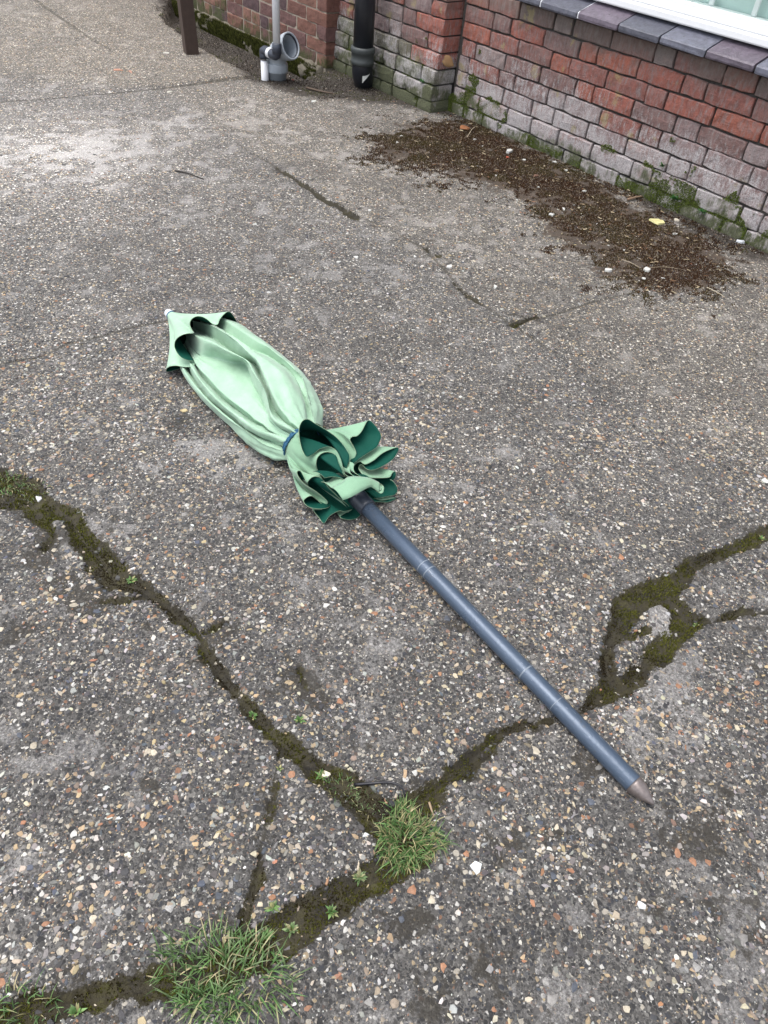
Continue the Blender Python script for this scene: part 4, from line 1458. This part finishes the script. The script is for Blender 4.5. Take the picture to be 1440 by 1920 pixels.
HEM = [(775, 1085, .02), (690, 1105, 0), (640, 1098, 0), (545, 1150, 0), (485, 1226, 0), (425, 1160, .01), (378, 1090, .015), (470, 1078, .03), (550, 1035, .04), (520, 1066, .012), (420, 1076, 0), (315, 1052, 0), (270, 988, 0), (345, 938, 0),
       (410, 975, .02), (480, 1035, .03), (525, 1010, .035), (480, 960, .03), (390, 890, .015), (300, 832, .005), (232, 765, 0), (200, 692, 0), (242, 680, 0), (290, 770, .01), (322, 845, .03), (314, 800, .005), (350, 752, 0), (400, 735, 0),
       (455, 755, 0), (520, 840, 0), (600, 920, 0), (680, 990, 0), (742, 1040, .01), (712, 1048, .02), (620, 940, .02), (540, 850, .025), (470, 760, .03), (425, 690, .03), (402, 620, .01), (415, 545, 0), (470, 492, 0), (550, 485, 0),
       (610, 525, 0), (642, 615, 0), (692, 722, .005), (712, 740, .025), (682, 645, .01), (660, 560, .005), (610, 470, 0), (530, 432, 0), (440, 455, 0), (370, 508, 0), (300, 535, 0), (245, 430, 0), (220, 270, 0), (250, 170, 0), (315, 140, 0),
       (400, 190, 0), (520, 260, 0), (620, 335, 0), (700, 430, 0), (748, 530, 0), (728, 640, .005), (720, 710, .03), (755, 690, .045), (795, 560, .02), (818, 500, .01), (790, 430, .005), (752, 362, 0), (775, 325, 0), (830, 315, 0),
       (880, 260, 0), (940, 155, 0), (1000, 190, 0), (1075, 300, 0), (1062, 380, 0), (1020, 445, 0), (920, 510, 0), (830, 575, .01), (765, 640, .03), (760, 700, .05), (800, 620, .03), (860, 585, .015), (912, 612, .005), (1000, 570, 0),
       (1100, 490, 0), (1238, 435, 0), (1258, 465, 0), (1200, 560, 0), (1080, 640, 0), (980, 675, 0), (920, 660, .01), (875, 615, .02), (845, 650, .03), (875, 705, .02), (935, 745, .01), (1060, 752, 0), (1165, 745, 0), (1190, 705, 0),
       (1222, 683, 0), (1232, 730, 0), (1205, 775, .01), (1150, 770, .02), (1175, 768, .005), (1215, 800, 0), (1246, 860, 0), (1225, 925, 0), (1130, 950, 0), (1050, 965, .01), (1000, 960, .03), (1080, 985, .01), (1235, 960, .01),
       (1160, 1005, .005), (1060, 1005, .01), (960, 1010, .02), (900, 1060, .02), (870, 1130, 0), (820, 1175, 0), (740, 1190, 0), (650, 1165, 0), (700, 1120, .02)]
hem = catmull(np.array([on_hem(*h) for h in HEM]), 620, True)
TIE = site(566, 834, .060)
V, F = loft(hem, TIE, .050, 22, 75, -AX, bulge=.014, pw_=.9, shape=1.0, plug=True)
skirt = cloth('skirt', V, [oriented(V, F, TIE + AX * -.02)], par, True, face=MAT_SKIRT)


def strip(name, edge, back, parent, dz=0.0, flip=False, rows=6, n=60):
    """extra gather of canvas behind a hem edge"""
    e = catmull(np.array(edge), n)
    b = catmull(np.array(back), n)
    V = np.concatenate([b + (e - b) * w + np.array([0, 0, .006 * math.sin(math.pi * w)]) for w in np.linspace(0, 1, rows)])
    F = grid_faces(rows, n)
    if flip: F = F[:, ::-1]
    return cloth(name, V, [F], parent, True, face=MAT_SKIRT)


ov = lambda L, z: [site(*A5(X, Y), zz) for (X, Y), zz in zip(L, z)]
flap_e = ov([(680, 985), (760, 955), (850, 905), (960, 850), (1000, 862), (1055, 905)], [.098, .106, .108, .104, .096, .085])
flap_b = ov([(560, 850), (660, 800), (740, 740), (880, 740), (980, 760), (1060, 800)], [.100, .112, .116, .114, .105, .095])
strip('gather', flap_e, flap_b, par, flip=True)
for L, z, dz in (([(490, 756), (560, 744), (640, 752), (695, 780), (702, 815), (640, 862), (560, 856)], .108, .02),
                 ([(735, 742), (800, 772), (900, 786), (1020, 798), (1095, 835), (1105, 875), (1085, 912), (1040, 895), (1005, 862)], .094, .03),
                 ([(762, 640), (755, 690), (790, 735), (880, 760), (1000, 785), (1070, 830), (1080, 870), (1050, 885)], .098, .03),
                 ([(800, 610), (790, 660), (815, 710), (880, 745), (960, 755)], .104, .03)):
    e = [site(*A5(X, Y), z - .012 * i / len(L)) for i, (X, Y) in enumerate(L)]
    b = [p + AX * .05 - np.array([0, 0, dz]) for p in e]
    strip('gather', e, b, par)

# tie cord round the gathered canvas
e1 = RT - (RT @ AX) * AX; e1 /= np.linalg.norm(e1); e2 = np.cross(AX, e1)
for k, (off, rr) in enumerate(((.004, .0525), (-.002, .0535))):
    a = np.linspace(0, 2 * np.pi, 72, endpoint=False)
    ce = TIE + AX * off
    pth = ce + (rr + .0012 * np.sin(9 * a + k))[:, None] * (np.cos(a)[:, None] * e1 + np.sin(a)[:, None] * e2)
    pth = np.vstack([pth, pth[:1]])
    v, f = tube(pth, np.array([.0030 + .0009 * math.sin(i * 2.1) for i in range(73)]), 10, cap=False)
    v[:, 2] = np.maximum(v[:, 2], .004)
    keep_world(obj_np('tie_cord', v, f, MAT_CORD), par)

# ---------------------------------------------------------------- grass and weeds


def blades(base, n, spread, hlo, hhi, wid, r_, greens, flop=.9):
    bx, by = base[0], base[1]
    V, F, Cc = [], [], []
    sx, sy = spread
    ang = r_.uniform(0, 6.28, n); rad = np.sqrt(r_.uniform(0, 1, n)) * (.72 + .55 * vnoise(ang * 1.3 + bx * 50, ang * 0 + by * 31, 5))
    X = bx + sx * rad * np.cos(ang); Y = by + sy * rad * np.sin(ang)
    Z = yard_height(X, Y)
    H = hlo + (hhi - hlo) * r_.uniform(0, 1, n) ** 1.7; D = ang + r_.normal(0, 1.0, n); fl = flop * r_.uniform(.15, 1.9, n)
    Wd = wid * r_.uniform(.6, 1.3, n)
    for i in range(n):
        d = np.array([math.cos(D[i]), math.sin(D[i]), 0]); sdv = np.array([-d[1], d[0], 0])
        p = np.array([X[i], Y[i], Z[i] - .002])
        o = len(V)
        tint = greens[r_.integers(len(greens))] * r_.uniform(.55, 1.3)
        if r_.uniform() < .07: tint = np.array((.34, .29, .16)) * r_.uniform(.6, 1.2)
        for k, t in enumerate((0, .35, .7, 1.0)):
            th = fl[i] * t * 1.35
            q = p + H[i] * t * (d * math.sin(th) * .9 + E3 * max(math.cos(th), .05))
            w = Wd[i] * (1 - t) ** .6
            if t < 1:
                V += [q - sdv * w, q + sdv * w]
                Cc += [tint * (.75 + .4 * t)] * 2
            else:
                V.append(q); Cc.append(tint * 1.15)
        F += [(o, o + 1, o + 3, o + 2), (o + 2, o + 3, o + 5, o + 4)]
        F.append((o + 4, o + 5, o + 6, o + 6))
    F4 = np.array([x for x in F if x[2] != x[3]]); F3 = np.array([x[:3] for x in F if x[2] == x[3]])
    return np.array(V), [F4, F3], np.array(Cc)


GREEN = [np.array(c) for c in ((.060, .125, .032), (.078, .155, .042), (.10, .19, .055), (.045, .095, .026), (.24, .22, .10), (.12, .20, .065), (.17, .18, .08))]
DULL = [np.array(c) for c in ((.10, .15, .06), (.13, .18, .08), (.07, .12, .04), (.26, .25, .13), (.16, .21, .10))]
r5 = np.random.default_rng(21)


def tuft(name, px, py, n, spread, h0, h1, w, pal, label, cat='grass', grp=None, flop=.9):
    q = site(px, py)
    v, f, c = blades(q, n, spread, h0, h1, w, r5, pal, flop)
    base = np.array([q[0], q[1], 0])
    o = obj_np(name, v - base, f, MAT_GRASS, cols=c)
    o.location = base
    return tag(o, label, cat, grp)


tuft('grass_tuft', 762, 1570, 820, (.056, .052), .018, .046, .0011, GREEN, 'dense round bright green grass tuft where the cracks meet')
tuft('grass_tuft', 425, 1820, 520, (.085, .050), .020, .056, .0012, GREEN[:3] + DULL[:4], 'broad straggly grass tuft in the crack at the lower left')
tuft('grass_tuft', 395, 1890, 130, (.045, .025), .018, .045, .0012, GREEN[:4], 'grass running off the bottom edge below the broad tuft')
tuft('grass_tuft', 50, 1885, 70, (.045, .02), .015, .04, .0011, GREEN, 'sparse grass in the crack at the lower left corner')
tuft('grass_tuft', 8, 902, 260, (.05, .04), .008, .022, .0011, GREEN, 'low bright grass patch at the left edge of the picture')
tuft('grass_tuft', 58, 918, 110, (.045, .03), .006, .016, .001, DULL, 'dull short grass just right of the left edge patch')
tuft('grass_tuft', 640, 1475, 90, (.035, .025), .007, .018, .0009, GREEN + DULL, 'thin grass and moss in the crack left of the black strip')
tuft('grass_tuft', 690, 1505, 90, (.03, .025), .006, .016, .0009, DULL, 'pale short grass just above left of the round tuft')


def weed(name, px, py, n, r, label, pal=GREEN, z=None, pos=None):
    """little rosette of narrow leaves"""
    q = site(px, py) if pos is None else np.array(pos)
    zz = float(yard_height(np.array([q[0]]), np.array([q[1]]))[0]) if pos is None else q[2]
    V, F, Cc = [], [], []
    for i in range(n):
        a = r5.uniform(0, 6.28); L = r * r5.uniform(.5, 1.1); el = r5.uniform(.25, 1.1)
        d = np.array([math.cos(a) * math.cos(el), math.sin(a) * math.cos(el), math.sin(el)])
        sdv = np.array([-math.sin(a), math.cos(a), 0]); w = L * r5.uniform(.10, .2)
        o = len(V)
        V += [np.zeros(3), d * L * .5 - sdv * w, d * L * .5 + sdv * w, d * L - E3 * L * .15]
        t = pal[r5.integers(len(pal))] * r5.uniform(.7, 1.3)
        Cc += [t * .8, t, t, t * 1.15]
        F += [(o, o + 1, o + 2), (o + 1, o + 3, o + 2)]
    ob = obj_np(name, np.array(V), [np.array(F)], MAT_GRASS, cols=np.array(Cc), smooth=False)
    ob.location = (q[0], q[1], zz)
    return tag(ob, label, 'weed')


weed('weed', 473, 1335, 44, .014, 'small round green weed in the crack left of centre')
weed('weed', 562, 1350, 30, .013, 'faint green weed on a dark spot right of the left crack')
weed('weed', 603, 1448, 40, .016, 'pale green weed beside a cream pebble in the crack')
weed('weed', 524, 1440, 22, .010, 'tiny weed at the top of the thin branching crack')
weed('weed', 512, 1703, 40, .015, 'small weed at the upper edge of the mossy crack')
weed('weed', 546, 1738, 44, .015, 'pale weed in the middle of the mossy crack', DULL)
weed('weed', 500, 1750, 34, .014, 'weed close above the broad straggly grass', GREEN)
weed('weed', 622, 1705, 40, .014, 'weed on the mossy crack nearest the round tuft', GREEN)
weed('weed', 675, 1640, 40, .016, 'weed in the crack just below left of the round tuft', DULL)
weed('weed', 142, 1896, 36, .016, 'small weed in the bottom left crack', GREEN)
weed('weed', 245, 1082, 36, .014, 'small weed on the wide mossy patch of the left crack', GREEN)
weed('weed', 1310, 1167, 30, .010, 'tiny weed where the right crack narrows', GREEN)
weed('weed', 1432, 1003, 26, .014, 'green sprig in the crack at the right edge', GREEN)


def wall_weed(px, zc, n0, n, r, label):
    # find the spot on the wall seen at image column px
    lo, hi = -6.0, 1.0
    for _ in range(50):
        mid_ = (lo + hi) / 2
        p = wpt(mid_, n0, zc) - CAM
        x = 720 + FPX * (p @ RT) / (p @ FW)
        if x < px: lo = mid_
        else: hi = mid_
    return weed('wall_weed', 0, 0, n, r, label, [np.array((.03, .10, .025)), np.array((.05, .15, .035))], pos=wpt(lo, n0 - .012, zc))


wall_weed(1268, .050, WALL_A, 26, .032, 'left of two dark green weeds rooted at the foot of the wall')
wall_weed(1320, .045, WALL_A, 26, .032, 'right of two dark green weeds rooted at the foot of the wall')
wall_weed(1245, .155, WALL_A, 24, .030, 'dark green weed rooted in a wall joint above the yellow flake')
wall_weed(795, .13, WALL_B - .02, 26, .030, 'small ivy-like weed on the mossy brick corner')

# ---------------------------------------------------------------- litter one can point at


def chip(name, px, py, size, color, label, cat, grp=None, flat=.35, asp=.7, rot=None, lift=0.0, rough=.7):
    q = site(px, py)
    r_ = np.random.default_rng(int(px * 7 + py))
    seg = 8
    a = np.sort(r_.uniform(0, 6.28, seg) * .35 + np.linspace(0, 6.28, seg, endpoint=False) * .95)
    rr = r_.uniform(.7, 1.15, seg)
    h = size * flat
    V = np.vstack([np.c_[rr * np.cos(a) * size, rr * np.sin(a) * size * asp, np.full(seg, -.001)],
                   np.c_[.95 * rr * np.cos(a) * size, .95 * rr * np.sin(a) * size * asp, h * r_.uniform(.6, 1.0, seg)],
                   [[0, 0, h * 1.05]]])
    j = np.arange(seg); j2 = (j + 1) % seg
    o = obj_np(name, V, [np.stack([j, j2, seg + j2, seg + j], 1), np.stack([seg + j, seg + j2, np.full(seg, 2 * seg)], 1)], None, smooth=False,
               cols=np.tile(color, (2 * seg + 1, 1)) * r_.uniform(.8, 1.1, (2 * seg + 1, 1)))
    o.data.materials.append(MAT_STONE)
    o.location = (q[0], q[1], float(yard_height(q[:1], q[1:2])[0]) + lift)
    o.rotation_euler = (r_.uniform(-.12, .12), r_.uniform(-.12, .12), rot if rot is not None else r_.uniform(0, 6.28))
    return tag(o, label, cat, grp)


W_ = (.52, .52, .49); WC = 'white chips scattered on the yard'
chip('plaster_chip', 955, 287, .026, W_, 'largest white block on the dark moss below the inner wall corner', 'chip', WC, .55)
for (px, py, sz, lb) in ((1034, 403, .017, 'left of a close pair of white chips amid the brown moss'), (1057, 392, .014, 'right of a close pair of white chips amid the brown moss'),
                         (1140, 507, .020, 'white chip at the lower left edge of the brown moss'), (1212, 507, .021, 'broad white chip beside the thin dry stalk on the brown moss'),
                         (1095, 358, .013, 'lone white chip on the moss between the pair and the wall'), (1265, 439, .013, 'white sliver below the yellow flake near the wall'), (745, 268, .012, 'white chip at the upper left tip of the brown moss')):
    chip('plaster_chip', px, py, sz, W_, lb, 'chip', WC, .4)
for (px, py, sz) in ((983, 300, .013), (1040, 304, .012), (1062, 320, .011), (1207, 523, .012),
                     (930, 330, .008), (890, 262, .010), (1120, 420, .007), (1170, 470, .008), (1243, 523, .008), (752, 256, .009), (905, 275, .008), (1010, 350, .008)):
    chip('plaster_chip', px, py, sz, W_, 'small white chip lying on the brown moss by the wall', 'chip', WC, .4)
chip('plaster_chip', 843, 501, .016, W_, 'white chip on the slab joint right of the canopy', 'chip', WC)
chip('plaster_chip', 929, 538, .015, W_, 'white chip right of the slab joint above the mossy spot', 'chip', WC, .3, .5)
chip('plaster_chip', 668, 484, .013, W_, 'white chip on bare concrete above the canopy, left of the joint', 'chip', WC)
chip('plaster_chip', 778, 482, .009, W_, 'tiny white chip just left of the slab joint', 'chip', WC)
chip('plaster_chip', 635, 492, .009, W_, 'tiny white chip above the middle of the canopy', 'chip', WC)
chip('plaster_chip', 693, 395, .011, W_, 'white chip where the mossy slab joint starts', 'chip', WC)
chip('plaster_chip', 1387, 455, .018, (.6, .62, .66), 'pale grey chip against the mossy wall foot at the right', 'chip', WC, .5)
chip('plaster_chip', 1268, 414, .014, (.62, .56, .45), 'cream pebble between the yellow flake and the wall', 'chip', WC, .5)
chip('plaster_chip', 588, 190, .017, W_, 'white chip on the concrete below the grey drain bend', 'chip', WC)
chip('plaster_chip', 505, 189, .010, W_, 'small white chip left below the grey drain bend', 'chip', WC)
chip('plaster_chip', 683, 187, .012, W_, 'white flake below the black soil pipe', 'chip', WC, .2, .4)
chip('plaster_chip', 893, 1626, .012, (.62, .66, .66), 'white chip with rough edges on bare concrete right of the round tuft', 'chip', WC, .25, .9)
chip('plaster_chip', 1434, 902, .012, W_, 'white chip at the right edge of the picture', 'chip', WC)
chip('plaster_chip', 70, 928, .011, (.66, .66, .66), 'white chip on the moss at the left edge', 'chip', WC)
chip('plaster_chip', 478, 420, .010, W_, 'pale chip on the concrete far above the canopy', 'chip', WC)
chip('plaster_chip', 318, 173, .018, (.55, .53, .46), 'cream chip just in front of the raised far slab', 'chip', WC, .3, .5)
chip('plaster_chip', 312, 103, .018, (.62, .60, .54), 'cream chip on the far slab left of the brown post', 'chip', WC, .3, .6)
chip('cream_pebble', 612, 1446, .010, (.58, .53, .42), 'cream pebble sitting in the crack above the black strip', 'pebble', None, .5)
chip('cream_pebble', 1203, 1697, .008, (.60, .62, .62), 'pale pebble on bare concrete below the pole spike', 'pebble', None, .4)
chip('cream_pebble', 345, 772, .010, (.45, .36, .20), 'yellow pebble on the dark spot left of the canopy', 'pebble', None, .4)
chip('brick_fragment', 470, 137, .026, (.42, .13, .07), 'orange brick fragment beside the white pipe stub', 'brick chip', None, .6, .7)
chip('brick_fragment', 222, 136, .030, (.40, .20, .13), 'orange brick smear on the far slab, left one of two', 'brick chip', None, .12, .6)
chip('brick_fragment', 246, 139, .030, (.38, .21, .15), 'orange brick smear on the far slab, right one of two', 'brick chip', None, .12, .35)
chip('brick_fragment', 951, 288 + 8, .012, (.38, .09, .05), 'red brick crumb next to the largest white block', 'brick chip', None, .5)
chip('brick_fragment', 549, 148, .012, (.45, .05, .04), 'small bright red crumb below the grey drain bend', 'brick chip', None, .5)
chip('paper_scrap', 425, 103, .045, (.55, .60, .62), 'crumpled pale paper scrap between the post and the drain', 'litter', None, .25, .4)
chip('yellow_flake', 1232, 418, .040, (.62, .58, .28), 'pale yellow flake standing out on the dark moss by the wall', 'flake', None, .18, .75, .5, .004)
chip('stone_slab_bit', 1005, 330, .016, (.18, .10, .07), 'small brown stone crumb on the moss near the wall', 'stone', None, .4)


def leaf(px, py, size, color, label, pos=None, rot=(0, 0, 0)):
    q = site(px, py) if pos is None else np.array(pos)
    z = float(yard_height(q[:1], q[1:2])[0]) + .004 if pos is None else q[2]
    t = np.linspace(0, 1, 7)
    w = .42 * np.sin(math.pi * t ** .8) * size
    V = []
    for ti, wi in zip(t, w):
        x = (ti - .5) * size * 1.4
        V += [(x, -wi, .18 * wi + .05 * size * math.sin(ti * 5)), (x, 0, .06 * size * math.sin(ti * 5)), (x, wi, .30 * wi)]
    V = np.array(V)
    o = obj_np('dead_leaf', V, [grid_faces(7, 3)], None, cols=np.tile(color, (21, 1)))
    o.data.materials.append(MAT_GRASS)
    sm = o.modifiers.new('thickness', 'SOLIDIFY'); sm.thickness = .0008
    o.location = (q[0], q[1], z); o.rotation_euler = rot
    return tag(o, label, 'leaf')


leaf(872, 243, .055, (.26, .11, .05), 'curled brown dead leaf at the top end of the dark moss', rot=(.2, .1, .7))
kx = wpt(-3.335, WALL_B + .055, .245)
leaf(0, 0, .065, (.36, .22, .11), 'tan dead leaf caught on the brick corner', pos=kx, rot=(1.3, .5, PHI + 1.2))
leaf(858, 152, .04, (.24, .10, .05), 'brown dead leaf tucked in the inner wall corner', rot=(.4, .2, 1.9))


def twig(pts, r, color, label, cat='twig', name='twig', mat=None):
    P = catmull(np.array([np.array(site(a, b)) + np.array([0, 0, yard_height(np.array([site(a, b)[0]]), np.array([site(a, b)[1]]))[0] + r * .8 + dz]) for a, b, dz in pts]), 14)
    base = P[0].copy(); base[2] = 0
    v, f = tube(P - base, np.linspace(r, r * .6, 14), 7)
    o = obj_np(name, v, f, mat or None, cols=np.tile(color, (len(v), 1)))
    if not mat: o.data.materials.append(MAT_STONE)
    o.location = base
    return tag(o, label, cat)


twig([(328, 321, 0), (352, 327, .004), (382, 336, 0)], .0035, (.03, .025, .022), 'dark twig lying on the concrete far left of the slab joint')
twig([(1165, 487, 0), (1185, 496, .003), (1200, 503, 0)], .0016, (.36, .30, .22), 'pale straw on the lower edge of the brown moss')
twig([(1215, 503, .002), (1250, 504, .004), (1290, 508, 0)], .0010, (.33, .27, .19), 'thin dry stalk on the brown moss right of two white chips')
twig([(1325, 540, 0), (1345, 551, .002), (1358, 558, 0)], .002, (.45, .40, .30), 'pale straw on the concrete below the right end of the moss')
twig([(1176, 377, .004), (1190, 374, .006), (1202, 371, .004)], .006, (.22, .15, .10), 'short brown stick at the wall foot above the yellow flake')
twig([(876, 258, 0), (884, 246, .003), (890, 240, .004)], .0025, (.33, .28, .2), 'pale stick beside the curled leaf on the dark moss')
twig([(575, 165, 0), (600, 172, .004), (625, 176, 0)], .006, (.10, .07, .05), 'brown stick on the soil below the black soil pipe')
twig([(665, 1467, .001), (700, 1470, .002), (732, 1470, .004), (752, 1480, .006), (760, 1496, .003)], .0028, (.012, .012, .014), 'curved black plastic strip lying above the round grass tuft', 'strip', 'plastic_strip', MAT_DARKPLASTIC)
twig([(1240, 1013, 0), (1262, 1014, .001), (1285, 1017, 0)], .0010, (.55, .50, .40), 'thin pale straw on the concrete left of the right crack')
twig([(795, 965, 0), (806, 960, .003), (820, 965, .001)], .0012, (.02, .02, .02), 'tiny dark curl of twig right of the parasol collar')
twig([(806, 1500, .002), (810, 1515, .004), (813, 1530, .001)], .0022, (.30, .22, .14), 'short tan twig at the upper right of the round tuft')
